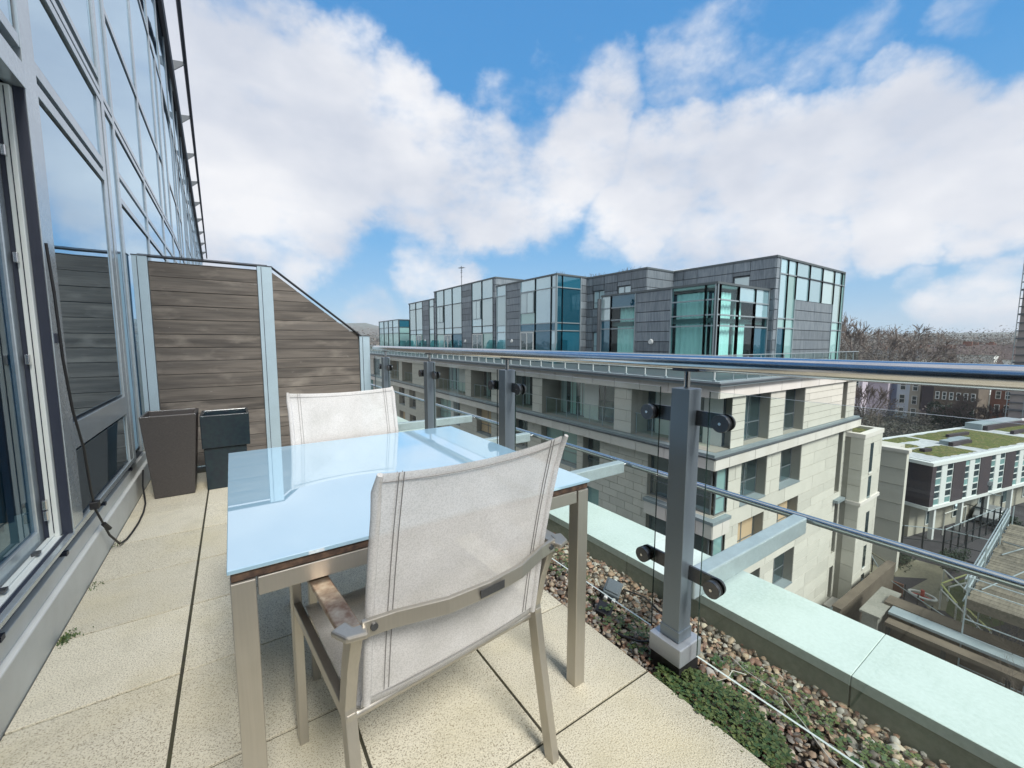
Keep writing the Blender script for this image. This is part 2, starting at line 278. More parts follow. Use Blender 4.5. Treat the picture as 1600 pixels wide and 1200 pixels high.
mat('dark_brick', (.040, .032, .038), .85, rnd=.2, n1=((9, 9, 22), .5, (.075, .055, .06)), n2=(1, .4, (.03, .03, .04)))
mat('brown_brick', (.105, .088, .068), .9, n1=((4, 4, 12), .5, (.08, .065, .05)), n2=(1, .5, (.19, .16, .12)))
mat('red_brick', (.20, .09, .06), .9, n1=(2, .5, (.13, .06, .04)))
mat('lilac_render', (.50, .47, .54), .85, n1=(.5, .4, (.40, .37, .43)))
mat('blue_render', (.26, .32, .46), .85, n1=(.5, .4, (.19, .23, .36)))
mat('pale_blue_render', (.48, .56, .64), .85, n1=(.5, .4, (.38, .46, .54)))
mat('cream_render', (.36, .35, .29), .85, n1=(.5, .4, (.27, .26, .22)))
mat('white_trim', (.62, .66, .65), .6)
mat('roof_felt', (.42, .45, .47), .9, n1=(.6, .7, (.28, .31, .34)), n2=(4, .5, (.62, .64, .64)))
mat('asphalt', (.055, .055, .06), .9, n1=(.5, .5, (.075, .07, .075)), n2=(12, .4, (.04, .04, .045)))
mat('court', (.035, .034, .04), .9, n1=(.5, .6, (.055, .05, .055)), n2=(8, .5, (.035, .035, .04)))
mat('ground', (.06, .062, .05), .95, n1=(.05, .7, (.04, .05, .033)), n2=(.3, .5, (.09, .085, .07)))
mat('path_beige', (.17, .165, .12), .9, n1=(.7, .6, (.17, .16, .11)), n2=(6, .4, (.30, .28, .20)))
mat('grass_green', (.05, .075, .025), .95, n1=(.8, .6, (.085, .10, .035)), bump=(6, 1, .1))
mat('concrete', (.22, .225, .20), .9, n1=(1.2, .7, (.12, .13, .11)), n2=(12, .4, (.36, .35, .31)))
mat('grey_roof', (.22, .28, .31), .6, n1=(1, .6, (.32, .38, .40)))
mat('old_timber', (.12, .11, .085), .9, rnd=.3, n1=((1, 9, 9), .6, (.24, .215, .17)))
mat('yellow_line', (.62, .64, .25), .5)
mat('white_tube', (.62, .64, .60), .4, .2)
mat('red_paint', (.45, .05, .035), .5)
mat('fence_dark', (.02, .026, .028), .6)
mat('bark', (.075, .062, .055), .95)
mat('twig', (.12, .10, .085), .95)
mat('evergreen_leaf', (.022, .042, .026), .8, n1=(1, .5, (.035, .06, .03)))
def far_tree(nt, b, c, pos, noise, ramp, mix):
    geo = nt.nodes.new('ShaderNodeNewGeometry'); return mix(geo.outputs['Random Per Island'], c, (.17, .155, .14))
mat('far_wood', (.085, .075, .068), .95, build=far_tree, n1=(.02, .6, (.10, .11, .07)))
mat('far_roof', (.065, .05, .047), .9, rnd=.4)
mat('far_wall', (.42, .38, .34), .9, rnd=.5)
mat('hill_mat', (.10, .12, .10), .95, n1=(.02, .7, (.06, .08, .06)))
mat('scaffold_sheet', (.33, .31, .30), .9, n1=(.5, .5, (.2, .19, .18)))
mat('car_silver', (.5, .53, .55), .3, .6)
mat('tyre', (.02, .02, .02), .9)

# ---------------------------------------------------------------- mesh helpers
class MB:
    def __init__(s): s.v = []; s.f = []; s.m = []; s.mi = 0
    def add(s, vs, fs):
        k = len(s.v); s.v += [tuple(v) for v in vs]; s.f += [tuple(i+k for i in f) for f in fs]; s.m += [s.mi]*len(fs); return s
    def box(s, x0, x1, y0, y1, z0, z1):
        return s.add([(x0, y0, z0), (x1, y0, z0), (x1, y1, z0), (x0, y1, z0), (x0, y0, z1), (x1, y0, z1), (x1, y1, z1), (x0, y1, z1)],
                     [(3, 2, 1, 0), (4, 5, 6, 7), (0, 1, 5, 4), (1, 2, 6, 5), (2, 3, 7, 6), (3, 0, 4, 7)])
    def bar(s, a, b, wd, th, up=(0, 0, 1)):
        a = Vector(a); b = Vector(b); d = (b-a).normalized(); u = Vector(up); sd_ = d.cross(u)
        if sd_.length < 1e-4: sd_ = d.cross(Vector((1, 0, 0)))
        sd_.normalize(); u = sd_.cross(d).normalized(); p = sd_*wd/2; q = u*th/2
        return s.add([a-p-q, a+p-q, a+p+q, a-p+q, b-p-q, b+p-q, b+p+q, b-p+q], [(0, 3, 2, 1), (4, 5, 6, 7), (0, 1, 5, 4), (1, 2, 6, 5), (2, 3, 7, 6), (3, 0, 4, 7)])
    def tube(s, pts, r, n=10, caps=True):
        pts = [Vector(p) for p in pts]; rs = r if isinstance(r, (list, tuple)) else [r]*len(pts); k = len(s.v); u = None
        for i, p in enumerate(pts):
            d = (pts[min(i+1, len(pts)-1)]-pts[max(i-1, 0)]).normalized()
            if u is None: u = d.orthogonal().normalized()
            u = (u-d*u.dot(d)).normalized(); v = d.cross(u)
            for j in range(n):
                a = 2*math.pi*j/n; s.v.append(tuple(p+(u*math.cos(a)+v*math.sin(a))*rs[i]))
        for i in range(len(pts)-1):
            for j in range(n):
                s.f.append((k+i*n+j, k+i*n+(j+1) % n, k+(i+1)*n+(j+1) % n, k+(i+1)*n+j)); s.m.append(s.mi)
        if caps:
            s.f.append(tuple(k+j for j in reversed(range(n)))); s.f.append(tuple(k+(len(pts)-1)*n+j for j in range(n))); s.m += [s.mi]*2
        return s
    def prism(s, poly, vec):
        n = len(poly); v = Vector(vec); a = [Vector(p) for p in poly]
        return s.add(a+[p+v for p in a], [tuple(reversed(range(n))), tuple(range(n, 2*n))]+[(i, (i+1) % n, n+(i+1) % n, n+i) for i in range(n)])
    def done(s, name, mats, parent=None, smooth=False, bevel=0, kind=None, base=None):
        me = bpy.data.meshes.new(name); me.from_pydata(s.v, [], s.f); me.update()
        if isinstance(mats, str): mats = [mats]
        for m_ in mats: me.materials.append(MATS[m_])
        if len(mats) > 1: me.polygons.foreach_set('material_index', s.m)
        if smooth: me.polygons.foreach_set('use_smooth', [True]*len(me.polygons))
        o = bpy.data.objects.new(name, me); COL.objects.link(o)
        if smooth:
            try: me.set_sharp_from_angle(angle=R(40))
            except Exception: pass
        if bevel:
            b = o.modifiers.new('bevel', 'BEVEL'); b.width = bevel; b.segments = 2; b.limit_method = 'ANGLE'; b.angle_limit = R(40)
            b.harden_normals = False
        if parent: put(o, parent)
        if kind: o['kind'] = kind
        return o
INV = {}
def put(o, parent):
    o.parent = parent; o.matrix_parent_inverse = INV.get(parent.name, Matrix.Identity(4))
def root(name, loc, label=None, cat=None, group=None, kind=None, local=False):
    o = bpy.data.objects.new(name, None); COL.objects.link(o); o.location = loc; o.empty_display_size = .2
    if label: o['label'] = label
    if cat: o['category'] = cat
    if group: o['group'] = group
    if kind: o['kind'] = kind
    if not local: INV[o.name] = Matrix.Translation(-Vector(loc))
    return o
def tag(o, label, cat, group=None):
    o['label'] = label; o['category'] = cat
    if group: o['group'] = group
    return o
UC = {}
def unit(m):
    if m not in UC:
        b = MB().box(-.5, .5, -.5, .5, -.5, .5); me = bpy.data.meshes.new('block_'+m); me.from_pydata(b.v, [], b.f); me.materials.append(MATS[m]); UC[m] = me
    return UC[m]
def piece(name, x0, x1, y0, y1, z0, z1, m, parent, rotz=0):
    o = bpy.data.objects.new(name, unit(m)); COL.objects.link(o)
    o.location = ((x0+x1)/2, (y0+y1)/2, (z0+z1)/2); o.scale = (abs(x1-x0), abs(y1-y0), abs(z1-z0)); o.rotation_euler.z = rotz
    put(o, parent); return o

# ---------------------------------------------------------------- terrace floor
fl = MB().box(-.66, 1.206, -4, 4.9, -.30, -.007).done('terrace_floor', 'underlay', kind='structure')
xs = [-.645, -.214, .262, .733, 1.205]; ys = [.88+.4722*k for k in range(-5, 9)]
for i in range(4):
    for j in range(len(ys)-1):
        if ys[j+1] < .0: continue
        g = .0045; a = xs[i]+(.007 if i == 1 else g); b_ = xs[i+1]-(.004 if i == 0 else g)
        dz = random.uniform(-.0015, .0015)
        y1 = min(ys[j+1]-g, 4.79)
        MB().box(a, b_, ys[j]+g, y1, -.012, dz).done('paver', 'paver', fl, bevel=.0012)
# moss in the joints by the plinth
mb = MB()
for k in range(240):
    cx, cy = random.choice([(-.632, 2.30)]*6+[(-.635, 2.74), (-.635, 3.25)]); a = abs(random.gauss(0, .022))+cx; b_ = random.gauss(0, .022)+cy
    if a < -.645: continue
    s_ = random.uniform(.003, .007); t = random.uniform(0, 6.28); h = random.uniform(.004, .014)
    mb.add([(a, b_, .001), (a+s_*math.cos(t), b_+s_*math.sin(t), h), (a-s_*math.sin(t), b_+s_*math.cos(t), h*.8)], [(0, 1, 2)])
o = mb.done('moss_tuft', 'leaf', kind='stuff'); o['label'] = 'green moss growing in the paving joint beside the grey plinth'; o['category'] = 'moss'

# ---------------------------------------------------------------- gravel bed, weeds, parapet
gb = MB().box(1.205, 1.70, -4, 5.1, -.30, -.055).done('gravel_bed', 'soil', kind='structure')
def stone_mesh(seed):
    rnd = random.Random(seed); t = (1+5**.5)/2
    vs = [(-1, t, 0), (1, t, 0), (-1, -t, 0), (1, -t, 0), (0, -1, t), (0, 1, t), (0, -1, -t), (0, 1, -t), (t, 0, -1), (t, 0, 1), (-t, 0, -1), (-t, 0, 1)]
    fs = [(0, 11, 5), (0, 5, 1), (0, 1, 7), (0, 7, 10), (0, 10, 11), (1, 5, 9), (5, 11, 4), (11, 10, 2), (10, 7, 6), (7, 1, 8), (3, 9, 4), (3, 4, 2), (3, 2, 6), (3, 6, 8), (3, 8, 9), (4, 9, 5), (2, 4, 11), (6, 2, 10), (8, 6, 7), (9, 8, 1)]
    return [tuple(c/1.9*rnd.uniform(.82, 1.12) for c in v) for v in vs], fs
SM = [stone_mesh(i) for i in range(6)]
SMESH = []
for v, f in SM:
    me = bpy.data.meshes.new('pebble'); me.from_pydata(v, [], f); me.materials.append(MATS['pebble']); me.polygons.foreach_set('use_smooth', [True]*len(f)); SMESH.append(me)
spots = []
for k in range(11500):
    x = random.uniform(1.212, 1.675); y = random.uniform(-.2, 4.75)
    if y > 2.6 and random.random() < .55: continue
    s_ = random.uniform(.0065, .0125) if random.random() < .85 else random.uniform(.012, .018)
    spots.append((x, y, -.052+random.uniform(0, .022), s_))
spots.sort(key=lambda q: (q[0]**2+q[1]**2+1.4)/(q[3]**2) if q[1] > .05 and q[2] > -.040 else 1e9)
mb = MB()
for k, (x, y, z, s_) in enumerate(spots):
    sx, sy, sz = s_*random.uniform(.8, 1.5), s_*random.uniform(.8, 1.1), s_*random.uniform(.55, .85); a = random.uniform(0, 6.28); tl = random.uniform(-.4, .4)
    if k < 300:
        o = bpy.data.objects.new('pebble', SMESH[k % 6]); COL.objects.link(o); o.location = (x, y, z+.006); o.scale = (sx, sy, sz); o.rotation_euler = (tl, tl, a); put(o, gb)
    else:
        v, f = SM[k % 6]; ca, sa = math.cos(a), math.sin(a)
        mb.add([(x+(p[0]*sx)*ca-(p[1]*sy)*sa, y+(p[0]*sx)*sa+(p[1]*sy)*ca, z+p[2]*sz+p[0]*sx*tl) for p in v], f)
mb.done('pebbles', 'pebble', gb, smooth=True, kind='stuff')
# low weeds growing through the stones
def weed(cx, cy, rx, ry, n, hmax, name, label, rot=0):
    mb = MB()
    for k in range(n):
        r = math.sqrt(random.random()); a = random.uniform(0, 6.28)
        lx, ly = r*math.cos(a)*rx, r*math.sin(a)*ry; x = cx+lx*math.cos(rot)-ly*math.sin(rot); y = cy+lx*math.sin(rot)+ly*math.cos(rot)
        if x > 1.66 or x < 1.08: continue
        h = hmax*(1-r*.6)*random.uniform(.35, 1)-.03; t0 = random.uniform(0, 6.28); s_ = random.choice((.005, .007, .009, .013))*random.uniform(.8, 1.15)
        for q in range(3):                                   # three lobes per leaf
            t = t0+q*2.09; d = Vector((math.cos(t), math.sin(t), random.uniform(-.1, .5)))*s_; p = Vector((x, y, h)); sd_ = Vector((-math.sin(t), math.cos(t), 0))*s_*.55
            mb.add([p, p+d*.6+sd_, p+d*1.15, p+d*.6-sd_], [(0, 1, 2, 3)])
    o = mb.done(name, 'leaf', kind='stuff'); o['label'] = label; o['category'] = 'weeds'
weed(1.27, .66, .12, .22, 1050, .055, 'ground_cover', 'dense green leafy weeds spilling from the gravel onto paving at the near post')
weed(1.34, 1.12, .10, .26, 160, .035, 'ground_cover', 'sparse dark weeds in the gravel behind the near table leg')
weed(1.50, .50, .10, .30, 240, .03, 'ground_cover', 'thin green weeds beside the mint parapet foot')
weed(1.42, .24, .2, .12, 200, .035, 'ground_cover', 'green weeds in the gravel nearest the bottom right corner')
weed(1.45, 1.75, .12, .3, 200, .03, 'ground_cover', 'small weed patch in the gravel past the grey floodlight box')
for pts, lb in (([(1.55, .76, -.02), (1.50, .68, .0), (1.47, .55, .02), (1.42, .46, .012), (1.36, .38, .015), (1.33, .26, -.01)], 'long pale dry stem lying across the gravel under the glass'),
                ([(1.49, .67, -.005), (1.45, .70, .01), (1.40, .69, .012), (1.37, .72, -.01)], 'short curved dry stem lying on gravel beside the long one')):
    tag(MB().tube(pts, .0016, 5).done('dry_stem', 'stone', smooth=True), lb, 'twig')
pw = root('parapet_wall', (1.85, 1, -.3), 'low mint green stone parapet along the outer edge of the gravel', 'parapet')
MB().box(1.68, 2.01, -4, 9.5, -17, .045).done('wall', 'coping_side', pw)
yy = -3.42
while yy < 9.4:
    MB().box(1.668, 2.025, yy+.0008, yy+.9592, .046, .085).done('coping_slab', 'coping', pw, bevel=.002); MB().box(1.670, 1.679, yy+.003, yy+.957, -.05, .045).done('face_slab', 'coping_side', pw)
    yy += .96
# floodlight box
fb = root('floodlight', (1.47, 1.30, -.02), 'small grey junction box with white cable glands lying on the gravel', 'floodlight', local=True); fb.rotation_euler = (.25, -.2, .5)
MB().prism([(-.05, -.04, 0), (.05, -.04, 0), (.05, .04, 0), (-.05, .04, 0)], (0, 0, .045)).done('housing', 'grey_plastic', fb, bevel=.006)
MB().box(-.04, .04, -.032, .032, .045, .052).done('lid', 'grey_plastic', fb, bevel=.003)
for q in (-1, 1):
    for r_ in ((-.02, .018) if q < 0 else (0,)): MB().tube([(q*.05, r_, .022), (q*.068, r_, .022)], .009, 8).done('cable_gland', 'white_plastic', fb, smooth=True)
MB().box(-.16, -.09, -.03, .04, .0, .03).done('driver_box', 'cable_black', fb, bevel=.004)
tag(MB().tube([(1.52, 1.27, .0), (1.54, 1.16, .012), (1.50, 1.02, .01), (1.44, .98, .0), (1.37, .96, -.01), (1.30, 1.0, -.005), (1.27, 1.08, -.01)], .0045, 6).done('gravel_cable', 'cable_black', smooth=True), 'thin black cable looping over the gravel from the grey box', 'cable')

# ---------------------------------------------------------------- glass balustrade
bl = root('glass_balustrade', (1.34, 1, -.03), 'glass terrace balustrade with grey posts and polished round steel handrail', 'balustrade')
MB().tube([(1.3375, y, 1.128) for y in (-2.2, 0, 2, 4.72)], .0275, 28).done('handrail', 'stainless', bl, smooth=True)
MB().tube([(2.40, y, .30) for y in (-2.2, 1, 4, 9)], .021, 20).done('lower_rail', 'stainless', bl, smooth=True)
PY = [-.335, .825, 1.985, 3.135, 4.29]
for py in PY:
    p = MB().box(1.30, 1.372, py, py+.072, .10, 1.038).done('post', 'post_paint', bl, bevel=.002)
    MB().box(1.296, 1.376, py-.004, py+.076, .100, .142).done('collar', 'post_paint', p, bevel=.0015)
    MB().box(1.272, 1.405, py-.028, py+.106, .028, .098).done('base_cover', 'pale_paint', p, bevel=.004)
    MB().box(1.278, 1.398, py-.022, py+.100, -.08, .028).done('base_block', 'rubber', p)
    MB().tube([(1.3375, py+.036, 1.038), (1.3375, py+.036, 1.104)], .0105, 14).done('stem', 'stainless', p, smooth=True)
    MB().box(1.318, 1.357, py-.014, py+.086, 1.098, 1.106).done('saddle', 'clamp_metal', p, bevel=.003)
    for z in (.36, .935):
        for sg in (-1, 1):
            ya = py-.0 if sg < 0 else py+.072; yc = (py-.107) if sg < 0 else (py+.180)
            if yc > 4.70: continue
            c = MB(); n = 16                                    # plate with a rounded end
            poly = [(1.345, ya, z-.027), (1.345, yc, z-.027)]+[(1.345, yc+sg*.028*math.sin(math.pi*i/10), z-.028*math.cos(math.pi*i/10)) for i in range(1, 10)]+[(1.345, yc, z+.027), (1.345, ya, z+.027)]
            c.prism(poly if sg > 0 else poly[::-1], (.010, 0, 0)).done('clamp_arm', 'clamp_metal', p, bevel=.001)
            MB().tube([(1.3415, yc, z), (1.345, yc, z)], .029, 24).done('gasket', 'rubber', p, smooth=True)
            MB().tube([(1.3195, yc, z), (1.329, yc, z)], .029, 24).done('gasket', 'rubber', p, smooth=True)
            MB().tube([(1.307, yc, z), (1.3195, yc, z)], .0295, 28).done('clamp_disc', 'clamp_metal', p, smooth=True, bevel=.001)
            MB().tube([(1.304, yc, z), (1.307, yc, z)], .0055, 6).done('bolt_head', 'stainless', p)
    # outrigger arm reaching over the parapet to the lower rail
    a = MB().box(1.368, 2.335, py-.012, py+.050, .248, .330).done('outrigger_arm', 'galvanised', bl, bevel=.006)
    MB().tube([(2.33, py+.02, .30), (2.40, py+.02, .30)], .011, 10).done('stub', 'stainless', a, smooth=True)
    # glass panel from this post to the next
for i, py in enumerate(PY):
    y0 = py+.142; y1 = (PY[i+1]-.053) if i+1 < len(PY) else 4.72
    if i == 0: MB().box(1.3315, 1.339, -2.2, py-.053, .07, 1.035).done('glass_panel', 'terrace_glass', bl)
    g = MB(); g.box(1.3315, 1.339, y0, y1, .070, 1.035); g.m = [2, 2, 1, 0, 1, 0]   # bottom, top, y0, x1, y1, x0
    g.done('glass_panel', ['terrace_glass', 'glass_edge_dark', 'glass_edge_pale'], bl)

# ---------------------------------------------------------------- privacy screen
ps = root('privacy_screen', (.3, 4.8, 0), 'weathered wooden plank screen with pale metal posts at the terrace end', 'screen')
def top_of(x): return 1.905 if x <= .376 else 1.905-(x-.376)*(1.905-1.262)/(1.19-.376)
for x0, x1, zt in ((-.655, -.555, 1.93), (.252, .376, 1.93), (1.19, 1.30, 1.262)):
    p = MB().box(x0, x1, 4.775, 4.86, 0, zt).done('post', 'screen_metal', ps, bevel=.002)
    MB().box(x0+.031, x0+.036, 4.773, 4.776, .01, zt-.01).done('groove', 'gasket', p)
z = .03; k = 0
while z < 1.9:
    h = .122+random.uniform(-.008, .008); zt = z+h-random.choice((.003, .003, .0035, .004, .005))
    MB().box(-.553, .250, 4.80+random.uniform(-.004, .003), 4.825, z, min(zt, 1.895)).done('plank', 'weathered_wood', ps, bevel=.0025)
    z += h
z = .03
while z < 1.88:
    h = .098+random.uniform(-.006, .006); zt = z+h-random.choice((.003, .003, .004, .005)); y0 = 4.80+random.uniform(-.004, .003)
    a, b_ = .378, 1.188
    if z > top_of(b_)-.02:
        # clipped by the sloping cap
        xz = lambda zz: .376+(1.885-zz)*(1.19-.376)/(1.905-1.262)
        poly = [(a, y0, z), (min(b_, xz(z)), y0, z)]
        if zt > top_of(b_)-.02: poly += [(min(b_, xz(min(zt, 1.88))), y0, min(zt, 1.88))] if xz(zt) > a+.01 else []
        poly += [(a, y0, min(zt, 1.88))]
        if xz(z) < a+.03: break
        MB().prism(poly[::-1], (0, .024, 0)).done('plank', 'weathered_wood', ps)
    else: MB().box(a, b_, y0, 4.825, z, zt).done('plank', 'weathered_wood', ps, bevel=.0025)
    z += h
MB().box(-.553, .250, 4.828, 4.84, .03, 1.89).done('gap_backing', 'gasket', ps)  # dark sheets added behind the planks so the gaps read as shade
MB().prism([(.378, 4.828, .03), (.378, 4.828, 1.88), (1.188, 4.828, 1.24), (1.188, 4.828, .03)], (0, .012, 0)).done('gap_backing', 'gasket', ps)
MB().box(-.66, .38, 4.77, 4.865, 1.93, 1.936).done('capping', 'dark_cap', ps)
MB().bar((.376, 4.818, 1.931), (1.21, 4.818, 1.267), .095, .007).done('capping', 'dark_cap', ps)
MB().box(1.18, 1.31, 4.77, 4.865, 1.262, 1.269).done('capping', 'dark_cap', ps)
MB().tube([(-.62, 4.80, 1.945), (.34, 4.80, 1.945)], .003, 6).done('wire', 'dark_cap', ps)

# ---------------------------------------------------------------- table
tb = root('dining_table', (.47, 1.5, 0), 'square glass topped table with brushed steel legs', 'table')
X0, X1, Y0, Y1 = -.032, .976, .970, 2.036
MB().box(X0, X1, Y0, Y1, .731, .741).done('table_top', 'table_glass', tb, bevel=.0015)
MB().box(X0+.006, X1-.006, Y0+.006, Y1-.006, .712, .7305).done('top_core', 'table_edge', tb)
for lx in (X0+.004, X1-.049):
    for ly in (Y0+.002, Y1-.047): MB().box(lx, lx+.045, ly, ly+.045, 0, .709).done('leg', 'brushed_steel', tb, bevel=.002)
ap = MB(); 
for y in (Y0+.006, Y1-.036): MB().box(X0+.052, X1-.052, y, y+.028, .668, .709).done('apron', 'brushed_steel', tb, bevel=.002)
for x in (X0+.008, X1-.036): MB().box(x, x+.028, Y0+.05, Y1-.05, .668, .709).done('apron', 'brushed_steel', tb, bevel=.002)

# ---------------------------------------------------------------- chairs
def flat_path(pts, wd, th, up):                                   # strap of rectangular section along a bent line
    mb = MB(); P = [Vector(p) for p in pts]; ring = []
    for i, p in enumerate(P):
        d = (P[min(i+1, len(P)-1)]-P[max(i-1, 0)]).normalized(); u = Vector(up); s_ = d.cross(u).normalized(); u = s_.cross(d).normalized()
        ring.append([p-s_*wd/2-u*th/2, p+s_*wd/2-u*th/2, p+s_*wd/2+u*th/2, p-s_*wd/2+u*th/2])
    for r_ in ring: mb.v += [tuple(q) for q in r_]
    for i in range(len(ring)-1):
        for j in range(4): mb.f.append((4*i+j, 4*i+(j+1) % 4, 4*i+4+(j+1) % 4, 4*i+4+j)); mb.m.append(0)
    n = len(ring)-1; mb.f += [(3, 2, 1, 0), (4*n, 4*n+1, 4*n+2, 4*n+3)]; mb.m += [0, 0]
    return mb
def back_y(z): return -.205-(z-.46)*.21+ (0.012*math.sin((z-.46)*6))
def make_chair():
    c = root('sling_chair', (0, 0, 0), local=True)
    for sx in (-1, 1):
        X = sx*.268
        flat_path([(X, -.262, 0), (X, -.205, .28), (X, -.178, .44), (X, -.205, .55), (X, -.238, .642)], .024, .036, (0, 1, 0)).done('leg', 'brushed_steel', c, bevel=.002)
        flat_path([(X, .262, 0), (X, .262, .3), (X, .262, .640)], .024, .036, (0, 1, 0)).done('leg', 'brushed_steel', c, bevel=.002)
        flat_path([(X+sx*.012, -.255, .652), (X+sx*.012, -.15, .655), (X+sx*.010, .10, .655), (X, .262, .648), (X-sx*.004, .285, .640)], .042, .012, (0, 0, 1)).done('armrest', 'rust_strap' if sx < 0 else 'brushed_steel', c, bevel=.003)
        flat_path([(X+sx*.030, -.235, .655), (X+sx*.018, -.268, .655), (X-sx*.012, -.275, .655)], .034, .013, (0, 0, 1)).done('arm_corner', 'brushed_steel', c, bevel=.004)
        flat_path([(X, -.20, .415), (X, .25, .435)], .02, .03, (0, 0, 1)).done('seat_rail', 'brushed_steel', c, bevel=.002)
        MB().tube([(X-sx*.026, -.276, .655), (X-sx*.026, -.272, .655)], .0075, 10).done('screw', 'clamp_metal', c)
    flat_path([(-.262, -.262, .652), (-.20, -.275, .654), (-.10, -.312, .658), (0, -.322, .660), (.10, -.312, .658), (.20, -.275, .654), (.262, -.262, .652)], .011, .034, (0, 0, 1)).done('back_crossbar', 'brushed_steel', c, bevel=.002)
    MB().box(-.030, .035, -.3305, -.3285, .651, .669).done('badge', 'clamp_metal', c)
    for yy_ in (-.17, .22): MB().tube([(-.26, yy_, .40), (.26, yy_, .40)], .011, 10).done('stretcher', 'brushed_steel', c, smooth=True)
    # backrest cloth with sleeves over the side tubes
    nz, nx = 18, 22; mb = MB(); rows = []
    for i in range(nz+1):
        z = .455+(.965-.455)*i/nz; row = []
        for j in range(nx+1):
            u = -1+2*j/nx; x = u*.236; sag = -.022*(1-u*u)*(1-abs(i/nz-.5)); zz = z-(.012*(1-u*u) if i == nz else 0)
            row.append((x, back_y(z)+sag, zz))
        rows.append(row)
    for t in (0, -.004):
        k = len(mb.v)
        for row in rows: mb.v += [(a, b+t, d) for a, b, d in row]
        for i in range(nz):
            for j in range(nx):
                q = (k+i*(nx+1)+j, k+i*(nx+1)+j+1, k+(i+1)*(nx+1)+j+1, k+(i+1)*(nx+1)+j); mb.f.append(q if t else q[::-1]); mb.m.append(0)
    br = mb.done('backrest', 'sling_fabric', c, smooth=True)
    for sx in (-1, 1):                                              # sleeve: flattened tube hugging the side rail
        pts = [(sx*(.238+.003*(z > .9)), back_y(z)-.002-(0.010 if z > .93 else 0), z) for z in [.44, .5, .6, .7, .8, .88, .93, .967]]
        MB().tube(pts, [.0085, .0095, .0095, .0095, .0095, .0095, .0095, .0055], 12).done('side_sleeve', 'sling_fabric', br, smooth=True)
        for dx in (.038, .048):
            pts = [(sx*(.241-dx), back_y(z)-.0062-.022*(1-((.241-dx)/.236)**2)*(1-abs((z-.71)/.51)), z) for z in [.46, .55, .65, .75, .85, .93, .962]]
            MB().tube(pts, .0009, 4).done('seam', 'thread', br)
            MB().tube([(p[0], p[1]+.0085, p[2]) for p in pts], .0009, 4).done('seam', 'thread', br)
    pts = [(x*.236, back_y(.945)-.0065-.022*(1-x*x)*.55, .948-.010*(1-x*x)) for x in [-1, -.6, -.3, 0, .3, .6, 1]]
    MB().tube(pts, .0009, 4).done('seam', 'thread', br)
    MB().tube([(p[0], p[1]+.0085, p[2]) for p in pts], .0009, 4).done('seam', 'thread', br)
    mb = MB(); k = 0; prof = [(-.205, .455), (-.197, .435), (-.17, .418), (-.08, .412), (.05, .416), (.18, .428), (.245, .432), (.262, .422)]
    for t in (0, -.005):
        k = len(mb.v)
        for (y, z) in prof:
            for j in range(nx+1):
                u = -1+2*j/nx; mb.v.append((u*.248, y, z-.014*(1-u*u)+t))
        for i in range(len(prof)-1):
            for j in range(nx):
                q = (k+i*(nx+1)+j, k+i*(nx+1)+j+1, k+(i+1)*(nx+1)+j+1, k+(i+1)*(nx+1)+j); mb.f.append(q if not t else q[::-1]); mb.m.append(0)
    mb.done('seat', 'sling_fabric', c, smooth=True)
    return c
def copy_tree(o, parent=None):
    c = o.copy(); COL.objects.link(c)
    if parent: c.parent = parent; c.matrix_parent_inverse = o.matrix_parent_inverse
    for ch in o.children: copy_tree(ch, c)
    return c
ch = make_chair(); ch.location = (.411, 1.06, 0); ch.rotation_euler.z = R(6)
tag(ch, 'pale mesh sling armchair seen from behind, nearest the camera', 'chair', 'sling chairs at the table')
c2 = copy_tree(ch); c2.location = (.452, 1.80, 0); c2.rotation_euler.z = R(181.5)
tag(c2, 'pale mesh sling armchair tucked under far side of table near the plank screen', 'chair', 'sling chairs at the table')
for k in c2.children:
    if k.name.startswith('armrest') and k.data.materials and k.data.materials[0].name == 'rust_strap': pass

# ---------------------------------------------------------------- planters
def planter(cx, cy, w0, w1, z0, z1, m, label, name='planter'):
    r_ = root(name, (cx, cy, z0), label, 'planter'); mb = MB(); a, b_ = w0/2, w1/2; t = .018
    lv = [(a, z0), (b_, z1), (b_, z1+.012), (b_-t, z1+.012), (b_-t-.01, z1-.10)]
    rings = [[(cx-q, cy-q, z_), (cx+q, cy-q, z_), (cx+q, cy+q, z_), (cx-q, cy+q, z_)] for q, z_ in lv]
    for r2 in rings: mb.v += r2
    for i in range(len(rings)-1):
        for j in range(4): mb.f.append((4*i+j, 4*i+(j+1) % 4, 4*i+4+(j+1) % 4, 4*i+4+j)); mb.m.append(0)
    mb.f.append((3, 2, 1, 0)); mb.m.append(0); mb.done('pot', m, r_, bevel=.005)
    MB().box(cx-b_+t+.012, cx+b_-t-.012, cy-b_+t+.012, cy+b_-t-.012, z1-.11, z1-.099).done('soil', 'soil', r_)
    return r_
planter(-.420, 4.17, .245, .335, 0, .632, 'brown_plastic', 'tall tapered brown planter beside the glass facade')
planter(-.070, 4.20, .325, .33, .345, .60, 'black_gloss', 'glossy black square planter standing on the lower black one')
planter(-.078, 4.20, .28, .29, 0, .33, 'black_gloss', 'lower glossy black planter under the stacked one by the screen')

